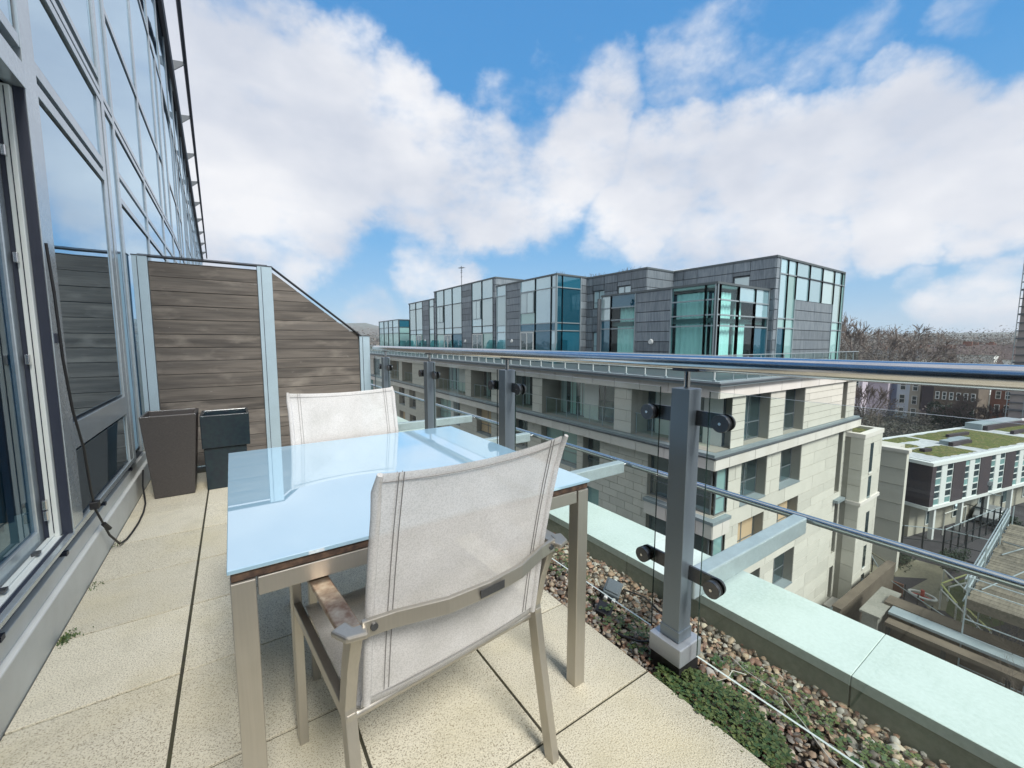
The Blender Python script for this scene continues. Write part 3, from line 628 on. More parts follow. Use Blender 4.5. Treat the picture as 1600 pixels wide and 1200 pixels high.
# ---------------------------------------------------------------- our own glazed facade
fa = root('glazed_facade', (-.7, 2, 0), 'tall mirror glass facade with pale metal frames along the left of the terrace', 'facade')
def fx(y): return -.66-(max(y, 9)-9)*.023
MB().box(-.70, -.645, -4, 4.76, -.05, .165).done('plinth', 'plinth_metal', fa, bevel=.006)
MB().box(-.71, -.668, -4, 4.76, .165, .235).done('plinth', 'plinth_metal', fa, bevel=.003)
MB().box(-.72, -.690, -4, 4.76, .235, .285).done('drain_slot', 'gasket', fa)
for y in (.9, 1.95, 2.6, 3.3, 4.1): MB().box(-.694, -.664, y, y+.03, .232, .25).done('drip_clip', 'gasket', fa)
MB().box(-.74, -.655, 2.70, 4.24, .285, .318).done('sill', 'facade_metal', fa, bevel=.003)
MB().box(-.74, -.655, -4, 2.70, .285, .305).done('sill', 'facade_metal', fa, bevel=.003)
def strip(y0, y1, z0, z1, name='frame', dx=0, m='facade_metal', th=.06):
    a, b_ = fx(y0), fx(y1); mb = MB()
    mb.add([(a-th+dx, y0, z0), (a+dx, y0, z0), (b_+dx, y1, z0), (b_-th+dx, y1, z0), (a-th+dx, y0, z1), (a+dx, y0, z1), (b_+dx, y1, z1), (b_-th+dx, y1, z1)],
           [(3, 2, 1, 0), (4, 5, 6, 7), (0, 1, 5, 4), (1, 2, 6, 5), (2, 3, 7, 6), (3, 0, 4, 7)])
    return mb.done(name, m, fa, bevel=.002 if y1 < 9 else 0)
def pane(y0, y1, z0, z1, g=.019, tilt=0):
    return strip(y0+g, y1-g, z0+g, z1-g, 'glass_pane', -.010, 'facade_glass', .01)
# dark backing behind all the joints
strip(2.70, 9.0, .285, 6.6, 'backing', -.045, 'gasket', .03); strip(9.0, 36, -3, 6.6, 'backing', -.045, 'gasket', .03); strip(-4, 2.70, 2.34, 6.6, 'backing', -.045, 'gasket', .03)
# bay beside the door
strip(2.70, 2.85, .318, 2.86, 'frame_post', .003); strip(4.06, 4.145, .318, 2.86, 'frame_post', .0); strip(4.165, 4.245, .285, 6.6, 'frame_post', .004)
strip(2.85, 4.06, .67, .80, 'mid_rail', .001); strip(2.85, 4.06, 2.305, 2.36, 'transom', .0); strip(2.85, 4.06, 2.395, 2.455, 'transom', .0)
pane(2.85, 4.06, .80, 2.305); pane(2.85, 4.06, .318, .67); pane(2.85, 4.145, 2.455, 2.86)
MB().box(-.662, -.650, 2.715, 2.745, 1.19, 1.235).done('lock', 'gasket', fa, bevel=.002)
# rows above and beyond
strip(-4, 4.165, 2.862, 2.905, 'transom', .004); strip(-4, 4.165, 2.925, 2.965, 'transom', .002)
MU = [4.165, 4.53, 5.93, 7.42, 8.62, 10.05, 11.5, 13.0, 14.5, 16.1, 17.8, 19.5, 21.3, 23.2, 25.2, 27.4, 29.8, 32.4, 35.2]
for i, y in enumerate(MU[1:]): strip(y, y+.06, -3 if y > 5 else .285, 6.6, 'frame_post', .002)
for i in range(len(MU)-1):
    a, b_ = MU[i]+(.08 if i == 0 else .06), MU[i+1]
    for z0, z1 in ((2.30, 2.345), (2.50, 2.54), (2.862, 2.905), (2.925, 2.965), (3.70, 3.75), (5.15, 5.20)):
        if i == 0 and z0 in (2.30, 2.50): continue
        if z0 == 3.70 and i % 3 == 0: continue
        strip(a, b_, z0, z1, 'transom', .0)
    if i % 2 and i > 1:                        # narrow opening light with its own vertical
        mdl = a+(b_-a)*.42; strip(mdl, mdl+.045, 2.965, 5.15, 'frame_post', .003)
        pane(a, mdl, 2.965, 3.70); pane(a, mdl, 3.75, 5.15); pane(mdl+.045, b_, 2.965, 5.15)
    else: pane(a, b_, 2.965, 5.15 if i % 3 == 0 else 3.70); (None if i % 3 == 0 else pane(a, b_, 3.75, 5.15))
    pane(a, b_, 5.20, 6.55)
    if i == 0: pane(a, b_, .318, 2.862)
    else: pane(a, b_, 2.54, 2.862); pane(a, b_, .33 if i < 3 else -2.9, 2.30); strip(a, b_, 2.345, 2.50, 'spandrel', -.01, 'facade_glass')
for y0, y1 in ((2.79, 4.165), (1.35, 2.70), (-.2, 1.26), (-1.9, -.3)):
    strip(y0-.09, y0, 2.36 if y0 < 2.7 else 2.965, 6.6, 'frame_post', .002)
    strip(y0, y1, 3.02, 3.06, 'transom'); pane(y0, y1, 3.06, 5.15); strip(y0, y1, 5.15, 5.2, 'transom'); pane(y0, y1, 5.2, 6.55)
strip(-4, 2.70, 2.26, 2.36, 'door_head', .004); strip(-4, 2.70, 2.42, 2.47, 'transom', 0); pane(-.2, 1.26, 2.47, 2.86); pane(1.35, 2.70, 2.47, 2.86)
# roof edge and maintenance rail with brackets
MB().tube([(fx(y)-.0, y, 6.66) for y in (-4, 5, 9, 20, 36)], .075, 8).done('roof_edge', 'gasket', fa, smooth=True)
MB().box(-6, -.72, -4, 12, 6.58, 6.66).done('roof_slab', 'facade_metal', fa)
MB().tube([(fx(y)+.26, y, 6.9) for y in (-4, 9, 20, 36)], .035, 8).done('maintenance_rail', 'gasket', fa, smooth=True)
for y in (3.5, 6.1, 8.7, 11.3, 13.8, 16.4, 19.1, 21.8, 24.6, 27.4, 30.4, 33.4):
    x = fx(y); MB().prism([(x-.02, y, 6.60), (x+.25, y, 6.85), (x+.25, y, 6.90), (x-.02, y, 6.86)], (0, .03, 0)).done('bracket', 'lead_dark', fa)
# sliding door recess with room behind
MB().box(-.77, -.70, 2.704, 2.74, .28, 2.6).done('jamb_lining', 'gasket', fa); MB().box(-.694, -.661, 2.690, 2.699, .306, 2.30).done('jamb_lining', 'gasket', fa)
rm = MB(); rm.box(-4.0, -1.12, -3.9, 3.68, .20, .30); rm.done('room_floor', 'room_floor', fa)
MB().box(-4.1, -4.0, -3.9, 3.7, .3, 2.6).done('room_wall', 'room_dark', fa); MB().box(-4.1, -.76, -4, 3.7, 2.5, 2.6).done('room_ceiling', 'room_dark', fa)
MB().box(-4.1, -.76, -4.0, -3.9, .3, 2.6).done('room_wall', 'room_dark', fa)
# outer leaf (folded back against the frame) and sliding leaf
d1 = MB().box(-.7285, -.695, 2.662, 2.703, .31, 2.25).done('hinged_frame', 'upvc', fa, bevel=.003)
MB().box(-.713, -.710, 2.6595, 2.664, .33, 2.24).done('frame_groove', 'gasket', d1)
for z in (.42, .47, 1.12, 1.55, 1.98): MB().box(-.734, -.720, 2.640, 2.662, z-.022, z+.022).done('hinge', 'stainless', d1, bevel=.003)
MB().box(-.7445, -.7290, 2.668, 2.703, .31, 2.25).done('shadow_gap', 'gasket', fa)
MB().box(-.735, -.688, -1.0, 2.66, .300, .314).done('door_track', 'upvc', fa, bevel=.002); MB().box(-.716, -.711, -1.0, 2.66, .314, .322).done('door_track', 'upvc', fa)
MB().box(-.687, -.676, -1.0, 2.69, .300, .309).done('track_seal', 'gasket', fa); MB().box(-.80, -.736, -1.0, 2.69, .285, .296).done('door_track', 'plinth_metal', fa)
for y in (2.43, 2.12, 1.75): MB().box(-.722, -.700, y, y+.03, .322, .334).done('roller_clip', 'clamp_metal', fa)
sl = MB(); sl.box(-.775, -.7455, 2.615, 2.70, .298, 2.25).box(-.775, -.7455, .1, 2.615, .298, .365).box(-.775, -.7455, .1, 2.615, 2.18, 2.25)
sl = sl.done('sliding_leaf', 'facade_metal', fa, bevel=.004); MB().box(-.764, -.757, .1, 2.615, .365, 2.18).done('leaf_glass', 'door_glass', sl)
MB().box(-.86, -.83, 3.02, 3.10, .30, 2.3).done('inner_stile', 'facade_metal', fa, bevel=.004)
mb = MB(); n = 160; y = .6
for t in (0, -.006):
    k = len(mb.v)
    for i in range(n+1):
        yy_ = .7+2.9*i/n; xx = -.97+.035*math.sin(i*.9)+.012*math.sin(i*1.9)+t
        mb.v += [(xx, yy_, .31), (xx, yy_, 2.45)]
    for i in range(n): mb.f.append((k+2*i, k+2*i+2, k+2*i+3, k+2*i+1) if t else (k+2*i+1, k+2*i+3, k+2*i+2, k+2*i)); mb.m.append(0)
tag(mb.done('door_curtain', 'curtain_blue', smooth=True), 'blue grey pleated curtain hanging behind the sliding glass door', 'curtain')
# black cable hanging down the facade
tag(MB().tube([(-.635, 2.647, 1.62), (-.63, 2.663, 1.405), (-.63, 2.683, 1.122), (-.63, 2.741, .879), (-.625, 2.826, .677), (-.63, 2.891, .446), (-.63, 2.933, .329), (-.625, 2.994, .248), (-.62, 3.1, .12), (-.60, 3.2, .02), (-.585, 3.29, .007), (-.575, 3.40, .007), (-.568, 3.55, .007), (-.57, 3.753, .007), (-.585, 3.956, .007), (-.60, 4.05, .03), (-.615, 4.12, .10), (-.625, 4.25, .19)], .0055, 8).done('hanging_cable', 'cable_black', smooth=True), 'black cable running down the facade frame and curling on the floor', 'cable')
tag(MB().box(-.645, -.610, 2.905, 2.945, .335, .375).done('cable_connector', 'cable_black', bevel=.004), 'small black connector block on the hanging cable', 'connector')
tag(MB().tube([(-.622, 3.02, .215), (-.61, 3.06, .17)], .012, 8).done('cable_joint', 'cable_black'), 'black cable joint just above the floor by the plinth', 'connector')
# ================================================================ the building across the way
CAMP = Vector((0, 0, 1.2))
GZ = -15.8
bd = root('apartment_building', (20, 20, GZ), 'pale stone apartment building opposite with grey zinc and glass penthouse on top', 'building')
XW, YW = 16.66, 9.28            # outer faces of the stone walls
blocks = []
def ashlar(axis, plane, u0, u1, z0, z1, holes=(), ch=.46, ln=1.15, th=.03, m='stone'):
    """courses of stone blocks on a wall; axis 'x': wall faces -X and u is y; 'y': wall faces -Y and u is x"""
    zs = {z0, z1}
    for h in holes:
        for zz in h[2:4]:
            if z0 < zz < z1: zs.add(zz)
    zs = sorted(zs); k = 0
    for a, b_ in zip(zs, zs[1:]):
        n = max(1, round((b_-a)/ch)); hh = (b_-a)/n
        for i in range(n):
            za, zb = a+i*hh, a+(i+1)*hh; zm = (za+zb)/2
            segs = [(u0, u1)]
            for h in holes:
                if h[2] < zm < h[3]:
                    ns = []
                    for s, e in segs:
                        if h[1] <= s or h[0] >= e: ns.append((s, e)); continue
                        if h[0] > s: ns.append((s, h[0]))
                        if h[1] < e: ns.append((h[1], e))
                    segs = ns
            k += 1
            for s, e in segs:
                if e-s < .02: continue
                cuts = [s]; q = math.floor((s-u0)/ln)*ln+u0+(ln/2 if k % 2 else 0)
                while q < e-.18:
                    if q > s+.18: cuts.append(q)
                    q += ln
                cuts.append(e)
                for c0, c1 in zip(cuts, cuts[1:]):
                    g = .013
                    b4 = (plane-th, plane, c0+g, c1-g, za+g, zb-g) if axis == 'x' else (c0+g, c1-g, plane-th, plane, za+g, zb-g)
                    blocks.append((b4, m))
def flush_blocks(name, parent, lim=300):
    global blocks
    def key(q):
        b = q[0]; c = Vector(((b[0]+b[1])/2, (b[2]+b[3])/2, (b[4]+b[5])/2)); d = c-CAMP
        ar = max(b[1]-b[0], b[3]-b[2])*(b[5]-b[4]); px = d.dot(R2)/max(d.dot(Fw), .1); py = d.dot(U2)/max(d.dot(Fw), .1)
        vis = abs(px) < 1.25 and abs(py) < .93 and py > -.52-.1*px
        return -(ar/d.length_squared)*(1 if vis else .01)
    blocks.sort(key=key); mbs = {}
    for i, (b, m) in enumerate(blocks):
        if i < lim: piece(name, *b, m, parent)
        else: mbs.setdefault(m, MB()).box(*b)
    for m, mb in mbs.items(): mb.done(name+'s', m, parent, kind='stuff')
    blocks = []
def window(axis, plane, u0, u1, z0, z1, cols=2, tz=None, m='win_glass', fm='win_frame', rec=.42, curtain=None, fw=.055):
    """recessed window: frame mesh with its panes as sub-parts"""
    p = plane+rec; mb = MB()
    def bx(a, b_, c, d, t0=-.03, t1=.03):
        mb.box(p+t0, p+t1, a, b_, c, d) if axis == 'x' else mb.box(a, b_, p+t0, p+t1, c, d)
    bx(u0, u1, z0, z0+fw); bx(u0, u1, z1-fw, z1); bx(u0, u0+fw, z0+fw, z1-fw); bx(u1-fw, u1, z0+fw, z1-fw)
    us = [u0+fw+(u1-u0-2*fw)*i/cols for i in range(cols+1)]
    for u in us[1:-1]: bx(u-fw*.6, u+fw*.6, z0+fw, z1-fw)
    zs = [z0+fw, z1-fw]
    if tz: bx(u0+fw, u1-fw, tz-fw*.5, tz+fw*.5, -.028, .028); zs = [z0+fw, tz, z1-fw]
    f = mb.done('window', fm, bd)
    for a, b_ in zip(us, us[1:]):
        for c, d in zip(zs, zs[1:]):
            (piece('pane', p-.012, p-.004, a, b_, c, d, m, f) if axis == 'x' else piece('pane', a, b_, p-.012, p-.004, c, d, m, f))
    if curtain:
        if axis == 'x': piece('curtain', p+.10, p+.12, u0+fw, u0+(u1-u0)*.45, z0+fw, z1-fw, curtain, f)
        else: piece('curtain', u0+fw, u0+(u1-u0)*.4, p+.10, p+.12, z0+fw, z1-fw, curtain, f)
    return f
# openings of the street front (y0, y1) and of the end wall (x0, x1)
L1 = [(14.87, 21.02), (22.06, 25.0), (27.38, 30.69), (31.73, 38.0), (44.38, 47.72), (48.84, 53.8), (56.5, 59.5), (62, 66), (69, 72)]
L2 = [(15.83, 17.15), (17.66, 21.07), (22.57, 24.28), (27.4, 29.75), (32.78, 34.07), (34.6, 37.94), (43.5, 45.5), (47, 49), (53, 56), (60, 63)]
E1 = [(18.91, 21.24), (22.78, 25.08)]
LV = [(-3.43, -1.13), (-6.30, -4.22), (-9.25, -7.08), (-12.1, -9.98), (-15.0, -12.9)]
YE, XE = 74, 32.53
core = MB(); core.box(XW+1.5, XE, YW+1.35, YE, GZ-.5, -.45)
def wall_with_holes(axis, plane, thick, u0, u1, z0, z1, holes):
    zs = sorted({z0, z1, *[h[2] for h in holes], *[h[3] for h in holes]}); zs = [z for z in zs if z0 <= z <= z1]
    for a, b_ in zip(zs, zs[1:]):
        zm = (a+b_)/2; segs = [(u0, u1)]
        for h in holes:
            if h[2] < zm < h[3]:
                ns = []
                for s, e in segs:
                    if h[1] <= s or h[0] >= e: ns.append((s, e)); continue
                    if h[0] > s: ns.append((s, h[0]))
                    if h[1] < e: ns.append((h[1], e))
                segs = ns
        for s, e in segs: core.box(plane, plane+thick, s, e, a, b_) if axis == 'x' else core.box(s, e, plane, plane+thick, a, b_)
hl = [(y0, y1, *LV[0]) for y0, y1 in L1]+[(y0, y1, *lv) for lv in LV[1:] for y0, y1 in L2]
hc = [(YW-1, 13.73 if i == 0 else 12.62, *lv) for i, lv in enumerate(LV)]        # glazed corner
he = [(x0, x1, *lv) for lv in LV for x0, x1 in (E1 if lv is LV[0] else [(18.88, 21.28), (22.75, 25.13)])]
hce = [(XW-1, 17.78, *lv) for lv in LV]
slots = [(30.38, 31.11, -3.43, -.57), (30.29, 31.05, -8.1, -4.2), (30.6, 31.2, -12.1, -8.6), (30.6, 31.2, -15.2, -13.0)]
wall_with_holes('x', XW, 1.5, YW+.002, YE, GZ-.5, -.6, hl+hc)
wall_with_holes('y', YW, 1.35, XW+1.502, XE, GZ-.5, -.6, [h for h in he+hce+slots])
core.box(XW, 17.78, YW, YW+.02, GZ-.4, LV[4][0])
core.done('wall', 'joint', bd)
for a, b_ in zip(LV, LV[1:]): MB().box(XW+.002, 17.9, YW+.002, 13.8, b_[1]+.001, a[0]-.001).done('floor_band', 'joint', bd)
MB().box(XW+.002, 17.9, YW+.002, 13.8, -1.12, -.6).done('floor_band', 'joint', bd)
ashlar('x', XW, YW-.03, YE, -14.9, -4.09, hl+hc, .44, 1.05)
ashlar('x', XW, YW-.03, YE, -3.43, -1.13, hl+hc, .575, 1.6)
ashlar('y', YW, XW, XE, -15.2, -4.09, he+hce+slots, .60, 3.4)
ashlar('y', YW, XW, XE, -3.43, -1.13, he+hce+slots, .38, 6)
ashlar('x', XW-.14, YW-.13, YE, -1.13, -.58, (), .55, 1.6, m='stone_pale'); ashlar('y', YW-.12, XW-.13, XE, -1.13, -.58, [(30.38, 31.11, -2, 0)], .55, 2.2, m='stone_pale')
ashlar('x', 16.19, 9.0, YE, -4.09, -3.62, (), .47, 1.6, m='stone_pale'); ashlar('y', 9.01, 16.19, XE+.5, -4.09, -3.62, (), .47, 2.2, m='stone_pale')
band = MB(); band.box(16.19, XW+.3, 9.01, YE, -4.08, -3.60).box(XW+.3, XE+.5, 9.01, YW+.3, -4.08, -3.60).box(XW-.14, XW, YW-.12, YE, -1.12, -.6).box(XW, XE, YW-.12, YW, -1.12, -.6)
band.done('floor_band', 'joint', bd)
MB().box(16.12, XW+1.4, 8.94, YE, -3.60, -3.545).done('ledge_capping', 'lead_dark', bd); MB().box(XW+1.4, XE+.55, 8.94, YW+1.2, -3.60, -3.545).done('ledge_capping', 'lead_dark', bd)
MB().box(16.24, XW+1.4, 9.06, YE, -3.545, -3.44).done('ledge_roofing', 'lead', bd); MB().box(XW+1.4, XE+.45, 9.06, YW+1.2, -3.545, -3.44).done('ledge_roofing', 'lead', bd)
# cornice
MB().box(16.20, XE+.3, 8.95, YE, -.60, -.50).done('cornice', 'lead', bd); MB().box(16.12, XE+.35, 8.88, YE, -.50, -.455).done('cornice', 'lead_dark', bd); MB().box(16.26, XE+.25, 9.02, YE, -.455, -.40).done('cornice', 'lead', bd)
MB().box(16.7, XE, 9.4, YE, -.42, -.385).done('roof_terrace', 'lead_dark', bd)
# stone spandrels under the lower windows, reveals, sills
for i, lv in enumerate(LV):
    nxt = LV[i+1][1] if i+1 < len(LV) else None
    if i:
        MB().box(XW-.42, XW+.3, YW-.30, 12.55, lv[0]-.16, lv[0]-.02).done('sill', 'lead', bd); MB().box(XW+.3, 17.70, YW-.30, YW+.3, lv[0]-.16, lv[0]-.02).done('sill', 'lead', bd)
        if nxt:
            ashlar('x', XW-.36, YW-.26, 12.5, nxt, lv[0]-.16, (), .5, 1.5, m='stone_pale'); ashlar('y', YW-.25, XW-.38, 17.62, nxt, lv[0]-.16, (), .5, 1.5, m='stone_pale')
            MB().box(XW-.36, XW, YW-.25, 12.5, nxt+.005, lv[0]-.165).box(XW, 17.62, YW-.25, YW, nxt+.005, lv[0]-.165).done('spandrel', 'joint', bd)
        for y0, y1 in L2[:8]: piece('sill', XW-.05, XW+.42, y0, y1, lv[0]-.0, lv[0]+.05, 'lead', bd)
        for x0, x1 in ((18.88, 21.28), (22.75, 25.13)): piece('sill', x0, x1, YW-.06, YW+.42, lv[0], lv[0]+.07, 'lead', bd)
    # corner glazing
    rc = 1.3 if i == 0 else .25
    cg = 'win_glass'
    MB().box(XW+rc+.35, XW+rc+.4, YW+rc+.3, 13.7, lv[0], lv[1]).done('room_back', 'interior_dark', bd)
    f = window('x', XW, YW+rc*.35+.12, 13.70 if i == 0 else 12.6, lv[0]+.02, lv[1], 3, lv[0]+.75 if i else None, cg, rec=rc)
    f = window('y', YW, XW+rc+.05, 17.75 if rc < 1 else 18.4, lv[0]+.02, lv[1], 1 if rc < 1 else 1, lv[0]+.75 if i else None, 'pane_green' if i else cg, rec=rc*.35)
# street-front openings
def balcony(y0, y1, lv, var):
    z0, z1 = lv; rec = 1.25
    f = window('x', XW, y0+.9, y1-.02 if y1-y0 < 4 else y1-.6, z0+.02, z1-.05, 3 if y1-y0 < 4 else 5, None, 'win_glass', rec=rec)
    piece('white_wall', XW+rec-.06, XW+rec, y0+.02, y0+.9, z0, z1, 'render_white', bd)
    if y1-y0 > 4: piece('white_wall', XW+rec-.05, XW+rec-.03, y0+2.3, y0+3.5, z0, z1-.05, 'render_white', bd)
    for q in range(3 if y1-y0 > 4 else 2):
        yy_ = y1-.7-q*.9; piece('curtain', XW+rec-.022, XW+rec-.014, yy_-.28, yy_+.22, z0+.08, z1-.12, 'pane_green' if q % 2 else 'pane_pale', f)
    MB().box(XW+.30, XW+.31, y0+.03, y1-.03, z0+.10, z0+1.02).done('balcony_glass', 'rail_glass', bd)
    MB().tube([(XW+.305, y0, z0+1.05), (XW+.305, y1, z0+1.05)], .022, 6).done('balcony_rail', 'mullion', bd)
    k = int((y1-y0)/1.0)
    for j in range(k+1): piece('baluster', XW+.26, XW+.29, y0+.1+(y1-y0-.2)*j/k-.015, y0+.1+(y1-y0-.2)*j/k+.015, z0, z0+1.05, 'mullion', bd)
for y0, y1 in L1[:6]: balcony(y0, y1, LV[0], 0)
balcony(YW+.4, 13.73, LV[0], 1)
for y0, y1 in L1[6:]: window('x', XW, y0, y1, LV[0][0]+.02, LV[0][1], 2)
for i, lv in enumerate(LV[1:]):
    for j, (y0, y1) in enumerate(L2):
        if i > 1 and j > 5: continue
        window('x', XW, y0+.02, y1-.02, lv[0]+.05, lv[1]-.02, 2 if y1-y0 > 1.5 else 1, lv[0]+.72, 'pane_green' if (i+j) % 4 == 1 else ('curtain_warm' if (i+j) % 5 == 3 else 'win_glass'))
for i, lv in enumerate(LV):
    for j, (x0, x1) in enumerate(E1 if i == 0 else ((18.88, 21.28), (22.75, 25.13))):
        window('y', YW, x0+.02, x1-.02, lv[0]+(.02 if i == 0 else .07), lv[1]-.02, 2, lv[0]+.85, 'curtain_warm' if (i == 2) else 'win_glass', rec=.45)
for s in slots: MB().box(s[0], s[1], YW+.5, YW+.52, s[2], s[3]).done('slot_back', 'stone', bd); MB().box(s[0]+.1, s[0]+.35, YW+.46, YW+.50, s[2]+.3, s[3]-.3).done('slot_window', 'win_glass', bd)
MB().box(30.0, 33.2, 8.72, YW-.035, -15.35, -15.2).box(30.2, 33.0, 8.85, YW-.035, GZ, -15.35).done('plinth_ledge', 'stone_pale', bd)
MB().box(30.2, 31.4, 8.98, YW-.035, -8.62, -8.45).done('sill', 'lead', bd)
# stair annex with a green roof
TX0, TX1, TY0 = XE-1.05, 34.87, 8.34
tw = [(32.68, 33.25, -6.93, -5.05), (32.78, 33.35, -8.6, -7.2), (33.0, 33.6, -11.2, -9.6), (33.1, 33.65, -13.4, -11.9), (33.1, 33.7, -15.6, -13.85)]
MB().box(TX0, TX1, TY0, 18, GZ-.4, -4.62).done('annex_wall', 'joint', bd)
ashlar('y', TY0, TX0-.03, TX1, -8.6, -4.6, tw, .95, 3.0); ashlar('x', TX0, TY0-.03, YW-.3, -8.6, -4.6, (), .95, 1.6)
ashlar('y', TY0-.0, TX0-.03, TX1, GZ, -8.82, tw, .95, 3.0); ashlar('x', TX0, TY0-.03, YW-.3, GZ, -8.82, (), .95, 1.6)
for q in tw: piece('slit_window', q[0], q[1], TY0-.034, TY0-.004, q[2], q[3], 'win_glass', bd); piece('sill', q[0]-.03, q[1]+.03, TY0-.09, TY0-.034, q[2]-.08, q[2], 'stone_pale', bd)
MB().box(TX0-.10, TX1+.08, TY0-.12, YW-.3, -8.82, -8.60).done('string_course', 'stone_pale', bd)
cp = MB(); cp.box(TX0-.06, TX1+.06, TY0-.07, TY0+.32, -4.6, -4.33).box(TX0-.06, TX0+.32, TY0+.32, 17, -4.6, -4.33).box(TX1-.32, TX1+.06, TY0+.32, 17, -4.6, -4.33)
cp.done('coping', 'stone_pale', bd); MB().box(TX0+.32, TX1-.32, TY0+.32, 17, -4.62, -4.50).done('green_roof', 'moss', bd)
MB().box(TX1, TX1+.5, TY0+2.2, TY0+5, GZ, -6.6).done('annex_wall', 'stone', bd)
flush_blocks('stone_block', bd)

# ---- penthouse
DZ = -.385
def vol(x0, x1, y0, y1, z1, cap=.10):
    MB().box(x0+.16, x1-.02, y0+.16, y1-.02, DZ, z1-.06).done('penthouse_core', 'lead_dark', bd)
    MB().box(x0-.08, x1, y0-.08, y1+.03, z1-.06, z1+.06).done('roof', 'zinc_cap', bd)
zp = []
def zincs(axis, plane, u0, u1, z0, z1, h=.62, seams=(), holes=()):
    zs = []; z = z1
    while z > z0+.05: zs.append((max(z-h, z0), z)); z -= h
    us = sorted([u0, u1, *[s for s in seams if u0 < s < u1]])
    for a, b_ in zip(us, us[1:]):
        for c, d in zs:
            parts = [(a, b_, c, d)]
            for h_ in holes:
                np_ = []
                for (p, q, r_, s) in parts:
                    if h_[1] <= p or h_[0] >= q or h_[3] <= r_ or h_[2] >= s: np_.append((p, q, r_, s)); continue
                    if p < h_[0]: np_.append((p, h_[0], r_, s))
                    if q > h_[1]: np_.append((h_[1], q, r_, s))
                    p2, q2 = max(p, h_[0]), min(q, h_[1])
                    if r_ < h_[2]: np_.append((p2, q2, r_, h_[2]))
                    if s > h_[3]: np_.append((p2, q2, h_[3], s))
                parts = np_
            for (p, q, r_, s) in parts:
                if q-p < .03 or s-r_ < .03: continue
                zp.append((plane-.03, plane+.12, p+.015, q-.015, r_+.032, s-.006) if axis == 'x' else (p+.015, q-.015, plane-.03, plane+.12, r_+.032, s-.006))
def bay(axis, plane, u0, u1, zs, mats, mm='mullion', mw=.06):
    """glazed bay: panes between mullions at u0/u1, transoms at zs (bottom to top)"""
    f = MB()
    def bx(mb, a, b_, c, d, t0, t1): mb.box(plane+t0, plane+t1, a, b_, c, d) if axis == 'x' else mb.box(a, b_, plane+t0, plane+t1, c, d)
    bx(f, u0-mw/2, u0+mw/2, zs[0], zs[-1], -.07, .10); bx(f, u1-mw/2, u1+mw/2, zs[0], zs[-1], -.07, .10)
    for z in zs[1:-1]: bx(f, u0+mw/2, u1-mw/2, z-.035, z+.035, -.06, .08)
    f = f.done('glazed_bay', mm, bd)
    for i, (c, d) in enumerate(zip(zs, zs[1:])):
        m = mats[i % len(mats)] if isinstance(mats, (list, tuple)) else mats
        (piece('pane', plane, plane+.03, u0+mw/2, u1-mw/2, c, d, m, f) if axis == 'x' else piece('pane', u0+mw/2, u1-mw/2, plane, plane+.03, c, d, m, f))
    return f
def pleats(axis, plane, u0, u1, z0, z1, m='curtain_white', amp=.07, wl=.32):
    mb = MB(); n = max(8, int((u1-u0)/wl*6)); 
    for t in (0, .02):
        k = len(mb.v)
        for i in range(n+1):
            u = u0+(u1-u0)*i/n; q = plane+t+amp*math.sin(2*math.pi*(u-u0)/wl)*(.7+.3*math.sin(u*3.1))
            for z in (z0, z1): mb.v.append((q, u, z) if axis == 'x' else (u, q, z))
        for i in range(n): mb.f.append((k+2*i, k+2*i+2, k+2*i+3, k+2*i+1)); mb.m.append(0)
    return mb.done('curtain', m, bd, smooth=True)
ZF = [DZ, 2.08, 2.65, 3.44, 4.22]
# F: front volume with curtains, open behind its clear teal glass
FX, FY = 21.0, 12.05
MB().box(FX-.08, 26.6, FY-.08, 20.13, 4.22, 4.34).done('roof', 'zinc_cap', bd); MB().box(FX+.05, 26.5, FY+.05, 20.05, 4.10, 4.22).done('ceiling', 'render_white', bd)
MB().box(FX+.25, 26.5, FY+.25, 20.0, 2.25, 2.5).done('floor_slab', 'interior_dark', bd)
MB().box(23.2, 23.4, FY+.3, 20.0, DZ, 4.1).done('inner_wall', 'interior_dark', bd); MB().box(24.4, 26.5, 13.4, 13.6, DZ, 4.1).done('inner_wall', 'interior_dark', bd)
bay('x', FX, 19.26, 20.1, ZF, ['pane_teal', 'pane_teal', 'pane_pale', 'pane_pale']); bay('x', FX, 17.25, 19.26, ZF, ['curtain_glass', 'curtain_glass', 'curtain_glass', 'pane_teal'])
pleats('x', FX+.35, 17.4, 18.9, DZ, 2.25); pleats('x', FX+.35, 17.4, 18.8, 2.5, 3.9)
zincs('x', FX, 14.72, 17.22, DZ, 4.2, .595); MB().box(FX+.1, FX+.3, 14.75, 17.2, DZ, 4.2).done('zinc_backing', 'lead_dark', bd)
bay('x', FX, 12.66, 14.69, ZF, 'curtain_glass'); bay('x', FX, FY+.05, 12.66, ZF, 'curtain_glass')
pleats('x', FX+.38, 12.72, 14.6, DZ, 2.25); pleats('x', FX+.38, 12.72, 14.6, 2.5, 3.9); pleats('x', FX+.3, FY+.35, 12.5, DZ, 2.25, amp=.04); pleats('x', FX+.3, FY+.35, 12.5, 2.5, 3.8, amp=.04)
FE = [21.03, 21.28, 23.14, 24.95, 26.50]
for i, (a, b_) in enumerate(zip(FE, FE[1:])): bay('y', FY, a, b_, ZF, 'curtain_glass' if i < 2 else ['pane_teal', 'curtain_glass', 'pane_sky', 'pane_sky'] if i == 3 else ['curtain_glass', 'curtain_glass', 'curtain_glass', 'pane_sky'])
pleats('y', FY+.32, 21.35, 23.0, DZ, 2.25, amp=.05); pleats('y', FY+.32, 21.35, 23.0, 2.5, 3.9, amp=.05); pleats('y', FY+.32, 23.3, 24.5, DZ, 2.25, amp=.05); pleats('y', FY+.32, 23.3, 24.1, 2.5, 3.9, amp=.05)
